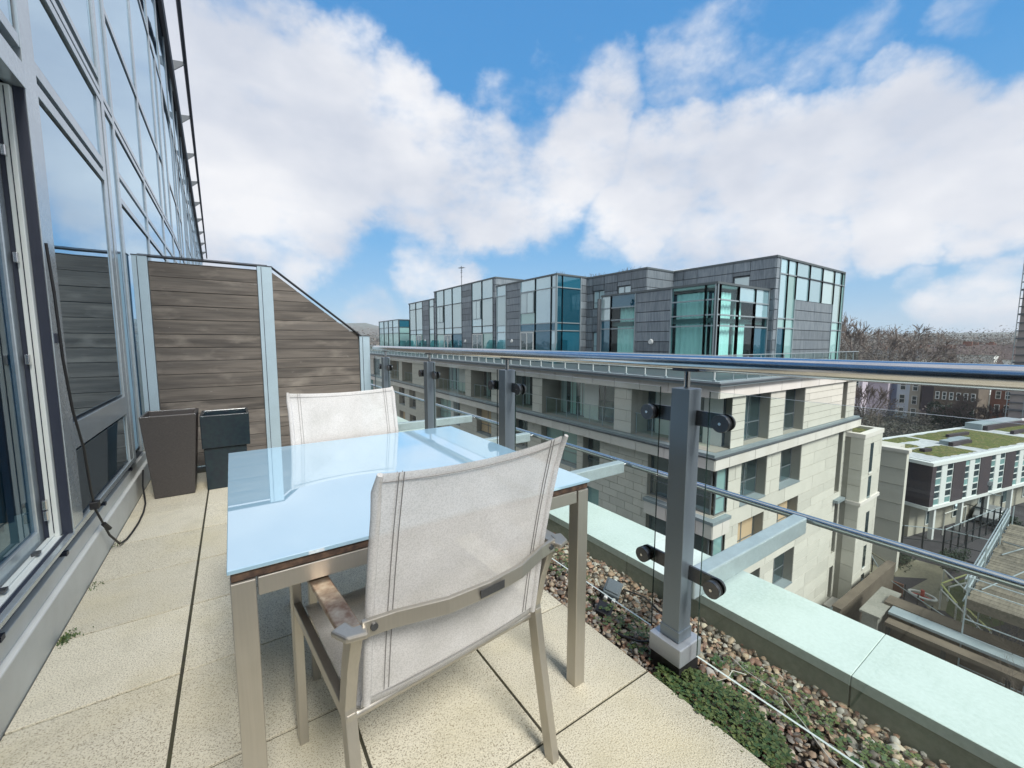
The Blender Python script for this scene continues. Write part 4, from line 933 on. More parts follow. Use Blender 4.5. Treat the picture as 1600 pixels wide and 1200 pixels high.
MB().box(FX-.03, FX+.10, FY-.03, FY+.10, DZ, 4.22).done('corner_mullion', 'mullion_dark', bd)
# tall right block
BX, TY = 26.58, 11.75
vol(BX, 37.0, TY, 30, 6.2)
zincs('x', BX, TY, 18.5, 4.3, 6.14, .60, (13.2, 14.25, 16.7, 17.7), [(13.2, 14.25, 4.2, 5.3)])
zincs('x', BX, TY, 12.0, DZ, 4.3, .6)
window('x', BX-.1, 13.22, 14.23, 4.25, 5.28, 1, None, 'pane_pale', rec=.2)
zincs('y', TY, BX, 27.03, DZ, 6.14, .6)
TZ = [DZ, 2.08, 2.65, 5.28, 6.14]
bay('y', TY, 27.03, 28.05, TZ, ['pane_teal', 'pane_green', 'pane_sky', 'pane_sky']); bay('y', TY, 28.05, 29.2, TZ, ['pane_green', 'pane_green', 'pane_green', 'pane_sky'])
for a, b_ in ((29.2, 31.15), (31.15, 33.15), (33.15, 35.15)): bay('y', TY, a, b_, [3.87, 5.28, 6.14], 'pane_sky' if a < 33 else 'pane_pale', 'mullion_dark')
zincs('y', TY, 29.25, 35.12, DZ, 3.84, .62)
bay('y', TY, 35.15, 36.5, TZ, ['pane_green', 'pane_green', 'pane_pale', 'pane_sky']); bay('y', TY, 36.5, 37.0, TZ, ['pane_green', 'pane_green', 'pane_green', 'pane_green'])
# M: middle block
MX, MY = 23.6, 18.53
vol(MX, 27, MY, 24.4, 6.2)
mh = [(22.38, 23.52, 3.78, 5.12), (22.42, 23.5, .45, 1.98), (19.87, 21.08, 4.2, 5.22)]
zincs('x', MX, MY, 24.25, DZ, 6.14, .60, (19.8, 21.1, 22.36, 23.55), mh); zincs('y', MY, MX, BX, 4.3, 6.14, .6)
for q in mh: window('x', MX-.12, q[0], q[1], q[2], q[3], 2, q[2]+.45, 'pane_pale', rec=.22)
MB().box(FX-.3, MX+.1, 20.13, MY+1.7, DZ, 4.1).done('penthouse_core', 'lead_dark', bd)
# G: blue glass corner
GX, GY = 20.5, 24.25
vol(GX, 24, GY, 32.7, 6.27)
GZS = [DZ, 2.08, 2.67, 5.32, 6.2]
bay('x', GX, GY+.05, 24.86, GZS, ['pane_sky', 'pane_teal', 'pane_sky', 'pane_sky']); bay('x', GX, 24.86, 26.86, GZS, ['pane_teal', 'pane_teal', 'pane_sky', 'pane_sky'])
bay('x', GX, 26.86, 28.91, GZS, ['pane_teal', 'pane_teal', 'pane_green', 'pane_sky']); zincs('x', GX, 28.95, 31.1, DZ, 6.2, .6); bay('x', GX, 31.14, 32.7, GZS, ['pane_sky', 'pane_sky', 'pane_pale', 'pane_sky'])
bay('y', GY, GX, 21.04, GZS, 'pane_teal'); bay('y', GY, 21.04, 22.93, GZS, 'pane_teal'); zincs('y', GY, 22.96, MX+.05, DZ, 6.2, .6)
# opening lights and doors in G
def doors(x, y0, y1, z1): window('x', x-.16, y0, y1, DZ+.05, z1, 2, None, 'win_glass', 'white_trim', rec=.08, fw=.09)
doors(GX, 27.0, 28.8, 2.02)
window('x', GX-.15, 27.0, 28.8, 3.55, 5.25, 2, None, 'pane_pale', 'mullion', rec=.08, fw=.06)
# T2: taller glass block
vol(21.0, 25, 33.72, 47.95, 7.25)
TS = [DZ, 2.08, 2.77, 5.42, 7.18]
for a, b_, ms in ((34.16, 36.29, ['pane_green', 'pane_sky', 'pane_pale', 'pane_sky']), (36.29, 38.36, ['win_glass', 'pane_sky', 'pane_sky', 'pane_sky']), (40.62, 42.99, ['pane_teal', 'pane_sky', 'pane_pale', 'pane_sky']), (42.99, 45.17, ['win_glass', 'pane_sky', 'pane_sky', 'pane_sky']), (45.17, 47.36, ['pane_green', 'pane_pale', 'pane_pale', 'pane_sky'])):
    bay('x', 21.0, a, b_, TS, ms, 'mullion_dark')
zincs('x', 21.0, 38.4, 40.6, DZ, 7.2, .62); zincs('x', 21.0, 33.72, 34.14, DZ, 7.2, .62); zincs('x', 21.0, 47.4, 47.95, DZ, 7.2, .62); zincs('y', 33.72, 21.0, 25, 6.3, 7.2, .62)
doors(21.0, 36.1, 38.2, 2.0); doors(21.0, 43.2, 45.1, 2.0)
for y in (36.5, 45.4): window('x', 20.85, y, y+1.6, 3.5, 5.35, 2, None, 'pane_pale', 'mullion', rec=.08, fw=.06)
# V3, V4
vol(21.0, 25, 48.0, 56.8, 6.45); VS = [DZ, 2.19, 2.77, 5.55, 6.38]
for a, b_ in ((48.05, 49.56), (51.76, 54.13), (54.13, 56.43)): bay('x', 21.0, a, b_, VS, ['pane_green', 'pane_sky', 'pane_pale', 'pane_sky'], 'mullion_dark')
zincs('x', 21.0, 49.6, 51.7, DZ, 6.4, .62); doors(21.0, 52.2, 53.9, 2.05)
vol(21.0, 25, 61.1, 71.0, 4.5); VS = [DZ, 2.5, 3.4, 4.43]
for a, b_ in ((61.15, 63.91), (63.91, 66.11), (66.11, 68.38), (68.38, 70.93)): bay('x', 21.0, a, b_, VS, ['pane_green', 'pane_sky', 'pane_sky'], 'mullion_dark')
for a, b_ in ((21.05, 22.6), (22.6, 25)): bay('y', 61.1, a, b_, VS, ['pane_green', 'pane_green', 'pane_teal'], 'mullion_dark')
zp.sort(key=lambda b: -((b[5]-b[4])*max(b[1]-b[0], b[3]-b[2]))/((b[0]**2+b[2]**2)))
zr = MB()
for i, b in enumerate(zp):
    if i < 300: piece('zinc_panel', *b, 'zinc', bd)
    else: zr.box(*b)
if zr.v: zr.done('zinc_panels', 'zinc', bd, kind='stuff')
# wall lamps
for x, y, z in ((FX, 16.0, 1.23), (GX, 30.2, 1.28), (21.0, 39.86, 1.28), (21.0, 51.0, 1.33)):
    MB().tube([(x-.12, y, z), (x-.03, y, z)], [.13, .17], 16).done('wall_lamp', 'white_trim', bd, smooth=True)
# frosted privacy fins on the penthouse terrace
for y in (23.4, 31.6, 33.4, 41.5, 46.6, 50.3, 55, 58.0):
    MB().prism([(19.6, y, DZ), (20.9, y, DZ), (20.9, y, 1.35), (20.1, y, 1.4), (19.85, y, 1.1), (19.65, y, .3)][::-1], (0, .04, 0)).done('privacy_fin', 'frosted', bd)
# terrace balustrade along the roof edge
MB().box(16.42, 16.435, 9.25, 72, -.33, .62).done('balustrade_glass', 'rail_glass', bd); MB().box(16.435, XE-.1, 9.25, 9.265, -.33, .62).done('balustrade_glass', 'rail_glass', bd)
MB().tube([(16.43, 72, .66), (16.43, 9.25, .66), (XE-.1, 9.25, .66)], .025, 6).done('balustrade_rail', 'mullion', bd)
y = 9.3
while y < 66: piece('balustrade_post', 16.36, 16.40, y, y+.04, -.4, .62, 'white_trim' if y < 40 else 'mullion', bd); piece('post_foot', 16.32, 16.44, y-.04, y+.08, -.4, -.33, 'mullion', bd); y += 1.15
x = 17.6
while x < XE: piece('balustrade_post', x, x+.04, 9.19, 9.23, -.4, .62, 'mullion', bd); x += 1.15
# roof bits
MB().box(27.8, 30.2, 18.2, 19.8, 6.26, 6.55).done('roof_hatch', 'render_white', bd, bevel=.05)
an = root('tv_antenna', (21.6, 42, 7.3), 'thin television antenna standing on the far penthouse roof', 'antenna')
MB().tube([(22, 42.6, 7.3), (22, 42.6, 9.7)], .035, 6).done('mast', 'lead_dark', an)
ar = MB()
for z, l in ((9.5, .5), (9.2, .22), (9.0, .3), (8.5, .22)): ar.bar((22, 42.6-l, z), (22, 42.6+l, z), .03, .03)
for k in range(6): ar.bar((21.7, 42.2+k*.16, 9.5), (22.3, 42.2+k*.16, 9.5), .02, .02)
ar.done('aerial_elements', 'lead_dark', an)
for x, y, z, s_, lb in ((21.6, 25.6, 6.27, 1.0, 'dry roof plants sticking up above the blue glass corner'), (24, 20.5, 6.2, .8, 'dry grasses on the middle penthouse roof edge'), (24.0, 23.6, 6.2, .9, 'sparse dry weeds on the roof left of the middle block corner')):
    mb = MB()
    for k in range(40):
        a = random.uniform(0, 6.3); p = Vector((x+random.uniform(-.3, .3), y+random.uniform(-.9, .9), z)); q = p+Vector((.15*math.cos(a), .2*math.sin(a), random.uniform(.15, .45)*s_)); mb.bar(p, q, .012, .012)
    o = mb.done('roof_plant', 'twig', kind='stuff'); o['label'] = lb; o['category'] = 'plant'

def leafy(x, y, z, rx, ry, rz, n, s, label, m='evergreen_leaf'):
    t = root('evergreen_tree', (x, y, GZ), label, 'tree'); mb = MB(); rnd = random.Random(int(x*7))
    cl = [(rnd.uniform(-.7, .7), rnd.uniform(-.7, .7), rnd.uniform(-.6, .7), rnd.uniform(.3, .5)) for _ in range(16)]
    for k in range(n):
        c = rnd.choice(cl); v = Vector((rnd.gauss(0, 1), rnd.gauss(0, 1), rnd.gauss(0, 1))).normalized()*c[3]*rnd.uniform(.75, 1.05)
        p = Vector((x+(c[0]+v.x)*rx, y+(c[1]+v.y)*ry, z+(c[2]+v.z)*rz)); a = Vector((rnd.uniform(-1, 1), rnd.uniform(-1, 1), rnd.uniform(-1, 1)))*s; b_ = Vector((rnd.uniform(-1, 1), rnd.uniform(-1, 1), rnd.uniform(-1, 1)))*s
        mb.add([p, p+a, p+b_], [(0, 1, 2)])
    mb.done('crown', m, t); MB().tube([(x, y, GZ), (x, y, z)], .3, 6).done('trunk', 'bark', t)
# ================================================================ ground and playground
g = MB(); g.add([(-4000, -4000, GZ-.02), (4000, -4000, GZ-.02), (4000, 5000, GZ-.02), (-4000, 5000, GZ-.02)], [(0, 1, 2, 3)]); g.done('ground', 'ground', kind='structure')
def sheet(name, poly, z, m):
    mb = MB(); n = len(poly); mb.add([(x, y, z) for x, y in poly]+[(x, y, z-.3) for x, y in poly], [tuple(range(n)), tuple(range(2*n-1, n-1, -1))]+[(i, n+i, n+(i+1) % n, (i+1) % n) for i in range(n)])
    return mb.done(name, m, kind='structure')
sheet('street', [(3, -40), (15.6, -40), (15.6, 120), (3, 120)], GZ+.0, 'asphalt')
sheet('pavement', [(15.6, -40), (16.2, -40), (16.2, 120), (15.6, 120)], GZ+.12, 'concrete')
sheet('playground', [(16.3, -30), (100, -30), (100, 9.0), (16.3, 9.0)], GZ+.004, 'court')
sheet('path', [(36, 10.1), (36, 10.7), (43.2, 10.2), (44.0, 6.4), (41.0, 5.2), (37.5, 4.0), (36.2, 5.6), (38.1, 6.9), (40.9, 6.5), (38, 9.0)], GZ+.012, 'path_beige')
sheet('grass', [(39.6, 5.75), (43.6, 4.9), (38.0, 2.6), (35.4, 3.6), (36.6, 4.9), (38.6, 5.1)], GZ+.02, 'grass_green')
sheet('football_court', [(46.3, 4.2), (57.5, 4.6), (58.6, 12.0), (45.0, 12.0)], GZ+.016, 'court')
mb = MB(); mb.bar((44.8, 10.35, GZ+.75), (54.8, 8.95, GZ+.75), .25, 1.5)
tag(mb.done('court_wall', 'concrete'), 'long pale concrete wall crossing the dark games court', 'wall')
fe = root('court_fence', (50, 6, GZ), 'dark mesh sports fence with tall posts round the sunken court', 'fence')
def fence_run(a, b_, h, n):
    a = Vector(a); b_ = Vector(b_)
    for i in range(n+1): p = a.lerp(b_, i/n); piece('fence_post', p.x-.05, p.x+.05, p.y-.05, p.y+.05, GZ, GZ+h, 'fence_dark', fe)
    for z in (GZ+.1, GZ+h*.5, GZ+h-.04): MB().bar((a.x, a.y, z), (b_.x, b_.y, z), .05, .05).done('fence_rail', 'fence_dark' if z < GZ+h-.1 else 'galvanised', fe)
fence_run((46.4, 6.75, 0), (57.2, 5.0, 0), 2.2, 8); fence_run((46.4, 6.75, 0), (43.0, 10.9, 0), 2.2, 4); fence_run((57.2, 5.0, 0), (58.6, 12.1, 0), 3.2, 6); fence_run((46.4, 6.75, 0), (46.9, 3.2, 0), 2.2, 3)
gl = root('goal_frame', (51.6, 7.6, GZ), 'white goal frame on the dark sunken court', 'goal')
MB().tube([(51.4, 7.6, GZ), (51.4, 7.6, GZ+2), (55.5, 6.9, GZ+2), (55.5, 6.9, GZ)], .05, 6).done('posts', 'white_tube', gl)
hp = root('basketball_hoop', (37, 6, GZ), 'white ringed play hoop with red centre post beside the path', 'play hoop')
ring = [(37.05+.42*math.cos(a), 6.08+.66*math.sin(a), GZ+.35) for a in [i*math.pi/12 for i in range(25)]]
MB().tube(ring, .075, 8, False).done('ring', 'white_tube', hp, smooth=True); MB().tube([(37.05, 6.08, GZ), (37.05, 6.08, GZ+.7)], .10, 8).done('post', 'red_paint', hp)
for a in (0, 2.1, 4.2): MB().bar((37.05, 6.08, GZ+.35), (37.05+.4*math.cos(a), 6.08+.63*math.sin(a), GZ+.35), .08, .05).done('spoke', 'red_paint', hp)
cf = root('climbing_frame', (37, 4.6, GZ), 'play frame of pale and yellow rails above the green patch', 'climbing frame')
for a, b_, m, z in (((37.6, 5.35), (35.6, 4.35), 'yellow_line', -14.5), ((36.7, 5.2), (33.3, 3.04), 'white_tube', -14.5), ((35.6, 4.05), (33.6, 2.75), 'yellow_line', -14.5), ((39.7, 5.6), (37.3, 4.14), 'white_tube', -14.3), ((37.8, 5.36), (40.6, 4.68), 'yellow_line', -14.5), ((38.3, 5.1), (40.7, 4.3), 'white_tube', -14.8)):
    MB().tube([(a[0], a[1], z), (b_[0], b_[1], z)], .05, 6).done('rail', m, cf)
    for q in (a, b_): MB().tube([(q[0], q[1], GZ), (q[0], q[1], z)], .045, 6).done('upright', 'white_tube', cf)
gt = root('red_gate_rail', (36, 8, GZ), 'bent yellow grey handrail above a red panel near the annex', 'railing')
MB().tube([(38.5, 9.4, GZ+1.6), (37.3, 7.9, GZ+1.6), (36.4, 7.5, GZ+1.5), (36.4, 7.5, GZ)], .05, 6).done('rail', 'path_beige', gt); MB().box(36.35, 36.45, 6.9, 7.55, GZ, GZ+.9).done('panel', 'red_brick', gt)
rl = root('garden_railing', (36, 7, GZ), 'thin grey railing running from the annex across the play area', 'railing')
MB().tube([(39.6, 9.6, GZ+1.1), (36.2, 7.9, GZ+1.1), (33.6, 4.4, GZ+1.1)], .03, 5).done('rail', 'galvanised', rl); 
for i in range(7): q = Vector((38.6, 9.1, GZ)).lerp(Vector((33.6, 4.4, GZ)), i/6); piece('upright', q.x-.03, q.x+.03, q.y-.03, q.y+.03, GZ, GZ+1.1, 'fence_dark', rl)
bw = root('brick_garden_wall', (33, 8, GZ), 'brown brick garden wall running away beside the stone annex', 'wall')
MB().bar((27.2, 7.75, GZ+1.1), (36.2, 7.55, GZ+1.1), .35, 2.2).done('wall', 'brown_brick', bw); MB().bar((27.2, 7.75, GZ+2.25), (36.2, 7.55, GZ+2.25), .45, .10).done('coping', 'brown_brick', bw)
lr = root('lean_to_roof', (33.5, 8, GZ), 'low blue grey metal roof at the foot of the stone building', 'roof')
MB().box(28.5, 33.2, 7.96, 8.68, GZ, GZ+.8).done('wall', 'concrete', lr); MB().box(28.4, 33.3, 7.93, 8.70, GZ+.8, GZ+.92).done('roof', 'grey_roof', lr)
ac = root('white_cabinet', (34.6, 7.95, GZ), 'small white equipment cabinet by the annex corner', 'cabinet')
MB().box(34.3, 35.0, 7.8, 8.25, GZ+.05, GZ+.95).done('case', 'white_trim', ac, bevel=.03); MB().box(34.35, 34.95, 7.75, 7.80, GZ+.15, GZ+.85).done('grille', 'concrete', ac)
sh = root('shelter', (28, 4, GZ), 'long low shelter with pale blue grey roof strip beside the dark yard', 'shelter')
MB().box(27.75, 28.6, 1.0, 5.75, -12.95, -12.8).done('roof', 'grey_roof', sh, bevel=.02); MB().box(28.6, 29.6, .8, 6.1, GZ, -12.75).done('back_wall', 'brown_brick', sh)
MB().box(27.1, 27.75, 1.0, 5.7, -13.3, -13.1).done('gutter_beam', 'brown_brick', sh)
for y in (5.5, 3.5, 1.5): piece('support', 27.2, 27.35, y, y+.15, GZ, -13.3, 'fence_dark', sh)
sw = root('yard_side_wall', (28, 6.2, GZ), 'pale rendered side wall closing the dark yard next to the brick wall', 'wall')
MB().box(27.0, 30.5, 5.95, 6.6, GZ, -13.0).done('wall', 'concrete', sw); MB().box(26.9, 30.6, 5.85, 6.7, -13.0, -12.9).done('coping', 'concrete', sw)
leafy(40.5, 3.6, -15.2, 1.3, 1.0, .8, 1500, .12, 'low green shrubs at the edge of the small playground lawn')
leafy(44.6, 5.9, -15.2, 1.8, .7, .7, 1500, .12, 'dark green hedge clump at the foot of the court fence')
leafy(42.2, 8.2, -15.3, 1.6, .6, .6, 1200, .12, 'low dark planting between beige path and court wall')
# timber deck held on scaffolding, right edge
dk = root('scaffold_deck', (34, 2, GZ), 'weathered timber deck on scaffold tubes at the right edge', 'scaffold')
random.seed(11)
for i in range(34):
    x = 28.9+i*.42; yl = 3.15+.012*(x-28.6)
    piece('deck_board', x, x+.385, -4.5, yl+random.uniform(-.04, .04), -11.06, -11.0+random.uniform(0, .015), 'old_timber', dk)
MB().box(28.5, 28.85, -4.5, 3.2, -11.45, -10.98).done('edge_beam', 'old_timber', dk)
for yo, z in ((3.18, -10.5), (3.18, -10.0), (3.3, -10.6), (3.3, -10.1), (3.3, -11.2), (3.18, -11.2)): MB().tube([(28.6, yo-.0, z), (43.5, yo+.2, z)], .03, 6).done('guard_tube', 'galvanised', dk)
for i in range(22):
    x = 28.8+i*.68; yo = 3.24+.012*(x-28.6)
    MB().bar((x, yo, -11.2), (x+.34, yo, -10.1), .06, .05).done('lattice_brace', 'galvanised', dk); MB().bar((x+.34, yo, -10.1), (x+.68, yo, -11.2), .06, .05).done('lattice_brace', 'galvanised', dk)
for z in (-10.4, -9.9): MB().tube([(28.5, 3.2, z), (28.5, -3, z)], .03, 6).done('guard_tube', 'galvanised', dk)
for x in (28.5, 33, 38, 43):
    for y in (3.2, 1.2, -1): MB().tube([(x, y, GZ), (x, y, -9.7)], .03, 6).done('standard', 'galvanised', dk)
for a, b_ in (((30, 2.9, -10.9), (36, .2, -9.2)), ((36, 2.9, -10.9), (42, -.5, -9.2)), ((38.5, 3.1, -10.9), (34, 1.0, -9.6))): MB().tube([a, b_], .03, 6).done('brace_tube', 'lead', dk)
for i in range(5):
    MB().tube([(28.5, 3.2, -12-i*.8), (28.5, -3, -12-i*.8)], .03, 6).done('ledger', 'galvanised', dk)

# ---- dark brick block with white window strips
A = R(-12.5)
db = root('brick_block', (47.69, 8.07, -8.7), 'dark brick block with white window strips and mossy flat roof', 'building', local=True); db.rotation_euler.z = A
def lp(name, x0, x1, y0, y1, z0, z1, m, par=None, bevel=0):      # local frame, z relative to the roof top
    return MB().box(x0, x1, y0, y1, z0, z1).done(name, m, par or db, bevel=bevel)
lp('wall', 0, 60, .12, 6.8, -4.0, -.30, 'dark_brick'); lp('roof', -.15, 60.2, -.15, 7.0, -.30, -.02, 'white_trim')
lp('roof_surface', .25, 59.8, .2, 6.6, -.02, .02, 'roof_felt'); lp('floor_edge', -.12, 60, -.10, 6.9, -4.12, -3.84, 'white_trim')
lp('ground_floor', .4, 60, 1.3, 6.5, -7.1, -4.12, 'cream_render')
for i in range(13):
    u = .7+i*4.62-(.1 if i else 0)
    lp('white_panel', u+.86, u+1.70, -.03, .12, -3.84, -.30, 'white_trim')
    for a, b_ in ((u, u+.86), (u+1.70, u+2.66)):
        if i < 9:
            f = MB()
            for q in range(7): z = -3.84+q*(3.54/6); f.box(a, b_, -.01, .11, z-.045, z+.045)
            f.box(a-.04, a+.03, -.012, .10, -3.8, -.34).box(b_-.03, b_+.04, -.012, .10, -3.8, -.34)
            f = f.done('window_strip', 'white_trim', db)
            for q in range(6): z = -3.84+q*(3.54/6); piece('pane', a+.03, b_-.03, .02, .05, z+.045, z+.545, 'win_glass' if (i+q) % 3 else 'pane_green', f)
    lp('brick_panel', u+2.70, u+4.58, -.06, .12, -3.84, -.30, 'dark_brick')
    lp('column', u+.9, u+1.2, .2, .5, -7.1, -4.12, 'white_trim')
    if i < 6:
        f = lp('ground_window', u+2.2, u+3.4, 1.22, 1.30, -6.4, -4.6, 'white_trim'); piece('pane', u+2.3, u+2.8, 1.20, 1.22, -6.3, -4.7, 'win_glass', f); piece('pane', u+2.85, u+3.3, 1.20, 1.22, -6.3, -4.7, 'win_glass', f)
lp('brick_panel', -.0, .62, -.06, .12, -3.84, -.30, 'dark_brick')
random.seed(5)
for x0, x1, y0, y1 in ((2.6, 8.4, .5, 3.0), (1.6, 6.0, 3.4, 4.4), (10.2, 21, .5, 6.3), (23.5, 34, .5, 6.2), (36, 48, .6, 6.2), (5, 9.5, 4.9, 6.3)):
    mb = MB(); n, m_ = 14, 8
    for i in range(n+1):
        for j in range(m_+1):
            e = min(i, n-i, j, m_-j); mb.v.append((x0+(x1-x0)*i/n+(random.uniform(-.15, .15) if e == 0 else 0), y0+(y1-y0)*j/m_+(random.uniform(-.12, .12) if e == 0 else 0), .03 if e == 0 else .06+random.uniform(0, .05)))
    for i in range(n):
        for j in range(m_): a = i*(m_+1)+j; mb.f.append((a, a+m_+1, a+m_+2, a+1)); mb.m.append(0)
    mb.done('moss_bed', 'moss', db)
for x0, x1, y0, y1, h, m in ((1.2, 3.0, 3.3, 3.7, .32, 'dark_brick'), (3.2, 4.4, 1.9, 2.3, .35, 'dark_brick'), (8.7, 12.2, 2.2, 2.55, .4, 'dark_brick'), (8.9, 11.0, 2.55, 3.3, .42, 'grey_roof'), (13, 17, 4.2, 4.5, .4, 'dark_brick'), (22, 30, 2.6, 2.9, .4, 'dark_brick'), (22, 31, 4.6, 5.0, .55, 'dark_brick'), (21.8, 31.4, 5.0, 6.4, .7, 'grey_roof'), (.8, 2.2, 4.6, 5.3, .4, 'grey_roof'), (11.5, 14, 3.0, 3.8, .3, 'grey_roof')):
    lp('roof_light', x0, x1, y0, y1, .02, h, m, bevel=.02)
bg_ = root('beige_block', (40, 10, GZ), 'plain pale stone building end between the annex and the dark brick block', 'building')
MB().box(40, 40.6, 8.1, 16, GZ, -6.75).done('wall', 'stone', bg_); MB().box(39.9, 40.7, 8.0, 16.1, -6.75, -6.5).done('parapet', 'stone_pale', bg_); MB().box(40.6, 46, 9.5, 16, GZ, -7.2).done('wall', 'stone', bg_)
for z in (-8, -9.2, -10.6, -12, -13.5): MB().box(39.97, 40, 8.1, 16, z, z+.04).done('joint_line', 'joint', bg_)
cr_ = root('parked_car', (59.5, 5.6, GZ), 'silver car parked beyond the court fence near the lamp', 'car')
MB().prism([(57.6, 5.0, GZ+.25), (61.6, 5.0, GZ+.25), (61.7, 5.0, GZ+.75), (60.9, 5.0, GZ+.9), (60.2, 5.0, GZ+1.4), (58.7, 5.0, GZ+1.4), (58.0, 5.0, GZ+.95), (57.5, 5.0, GZ+.8)][::-1], (0, 1.7, 0)).done('body', 'car_silver', cr_, bevel=.08)
MB().box(58.4, 60.4, 4.98, 6.72, GZ+.95, GZ+1.3).done('windows', 'win_glass', cr_, bevel=.05)
for x in (58.4, 60.8):
    for y in (4.95, 6.55): MB().tube([(x, y, GZ+.32), (x, y+.2, GZ+.32)], .32, 12).done('wheel', 'tyre', cr_)
lm = root('lamp_post', (57.4, 6.1, GZ), 'dark lamp post with round hood by the court fence', 'lamp post')
MB().tube([(57.4, 6.1, GZ), (57.4, 6.1, GZ+4)], .06, 8).done('pole', 'fence_dark', lm); MB().tube([(57.4, 6.1, GZ+3.95), (57.4, 6.1, GZ+4.25), (57.4, 6.1, GZ+4.4)], [.45, .42, .1], 14).done('hood', 'win_frame', lm)

# ---- terrace houses beyond (all roughly 115-135 m off)
def sash(par, axis, p, u, z, w_, h_, fm='white_trim'):
    f = MB(); t = .10
    def bx(a, b_, c, d, t0, t1, mb=f): mb.box(p+t0, p+t1, a, b_, c, d) if axis == 'x' else mb.box(a, b_, p+t0, p+t1, c, d)
    bx(u, u+w_, z, z+t, -.12, .02); bx(u, u+w_, z+h_-t, z+h_, -.10, .02); bx(u, u+t, z+t, z+h_-t, -.10, .02); bx(u+w_-t, u+w_, z+t, z+h_-t, -.10, .02); bx(u+t, u+w_-t, z+h_/2-.05, z+h_/2+.05, -.08, .02)
    f = f.done('window', fm, par)
    if axis == 'x': piece('pane', p-.05, p-.01, u+t, u+w_-t, z+t, z+h_-t, 'win_glass', f)
    else: piece('pane', u+t, u+w_-t, p-.05, p-.01, z+t, z+h_-t, 'win_glass', f)
def house(x, y0, y1, depth, z1, m, label, rows, name='terrace_house', side=None, ws=(1.1, 1.9), roof='far_roof', rh=.8):
    h = root(name, (x, (y0+y1)/2, GZ), label, 'house'); MB().box(x, x+depth, y0, y1, GZ, z1).done('wall', m, h)
    MB().prism([(x-.3, y0-.1, z1), (x+depth+.3, y0-.1, z1), (x+depth/2, y0-.1, z1+rh)][::-1], (0, y1-y0+.2, 0)).done('roof', roof, h)
    MB().box(x+depth/2-.5, x+depth/2+.5, y1-.9, y1-.2, z1+.2, z1+1.9).done('chimney', 'red_brick', h)
    for z, us in rows:
        for u in us: sash(h, 'x', x, u, z, *ws)
    return h
house(120, 33.0, 40, 10, -6.3, 'lilac_render', 'pale lilac rendered house behind bare tree next to the stone corner', [(-9.2, (33.6, 36.5)), (-12.6, (34.2, 37)), ])
house(124, 29.4, 33.0, 9, -7.9, 'lilac_render', 'lower pinkish rendered house wing with small tree before it', [])
house(127, 27.8, 31.5, 12, -6.2, 'blue_render', 'tall slate blue gable house without windows', [])
house(125.5, 26.0, 28.2, 10, -6.2, 'pale_blue_render', 'narrow pale blue house with white sash windows', [(-9.4, (26.7,)), (-12.4, (26.7,)), (-6.6, (26.7,)), (-15.4, (26.7,))], ws=(1.0, 2.0))
house(125, 24.2, 25.95, 10, -6.2, 'cream_render', 'narrow cream grey house with sash windows beside the brick terrace', [(-9.4, (24.6,)), (-12.4, (24.6,)), (-6.6, (24.6,)), (-15.2, (24.6,))], ws=(.9, 1.9))
h = house(118, 14.8, 20.9, 12, -5.8, 'brown_brick', 'long brown brick terrace with rows of white sash windows', [(z, [15.1+q*.98 for q in range(6)]) for z in (-7.45, -10.1, -12.9, -15.5)], ws=(.62, 1.55))
MB().box(118.05, 144, 20.9, 22.6, GZ, -5.6).done('side_wall', 'dark_brick', h)
house(130, 7.5, 14.6, 12, -5.7, 'red_brick', 'red brown brick terrace partly hidden by bare branches', [(z, [8+q*1.3 for q in range(5)]) for z in (-7.0, -10.2, -13)], ws=(.75, 1.6))
# tower wrapped in scaffold sheeting at the right edge
st = root('tower_block', (90, 5, GZ), 'tall grey scaffolded tower cut by the right edge of view', 'tower')
MB().box(90, 100, -4, 8.3, GZ, 26).done('wall', 'scaffold_sheet', st)
for i in range(38):
    z = GZ+1+i*1.1; MB().box(89.75, 90, -4, 8.55, z, z+(.14 if i % 3 else .26)).done('lift_deck', 'lead_dark', st)
for i in range(9): MB().tube([(89.72, -3.5+i*1.5, GZ), (89.72, -3.5+i*1.5, 26)], .05, 5).done('standard', 'lead', st)

# ================================================================ trees
def bare_tree(x, y, h, seed, label, name='bare_tree', spread=.55, r0=None, depth=5, group=None, rmin=0):
    rnd = random.Random(seed); t = root(name, (x, y, GZ), label, 'tree', group); tr = MB(); br = MB()
    def grow(p, d, l, r, k):
        r = max(r, rmin)
        q = p+d*l; mid = p.lerp(q, .5)+Vector((rnd.uniform(-1, 1), rnd.uniform(-1, 1), 0))*l*.06
        (tr if k >= depth-1 else br).tube([p, mid, q], [r, r*.85, r*.68], 5 if k > 2 else 3, False)
        if k == 0: return
        for i in range(rnd.choice((3, 3, 4)) if k > 1 else 4):
            a = rnd.uniform(0, 6.28); ax = d.orthogonal().normalized(); ax.rotate(Matrix.Rotation(a, 3, d)); nd_ = (d+ax*rnd.uniform(.35, 1)*spread*1.5+Vector((0, 0, .22))).normalized()
            grow(p.lerp(q, rnd.uniform(.55, 1)), nd_, l*rnd.uniform(.58, .8), r*.55, k-1)
    grow(Vector((x, y, GZ)), Vector((0, 0, 1)), h*.32, r0 or h*.018, depth)
    tr.done('trunk', 'bark', t); br.done('crown', 'twig', t); return t
bare_tree(88, 23.8, 12.5, 3, 'bare knobbly winter tree in front of the lilac house', spread=.5, rmin=.035)
bare_tree(95, 12.2, 11.5, 5, 'bare spreading tree before the red brown brick terrace', spread=.7, rmin=.035)
bare_tree(98, 9.2, 11.0, 8, 'bare tree with thin twigs nearer the scaffolded tower', spread=.7, rmin=.035)
bare_tree(84, 21.0, 8.5, 9, 'small bare tree right of the lilac house tree', spread=.45, depth=4)
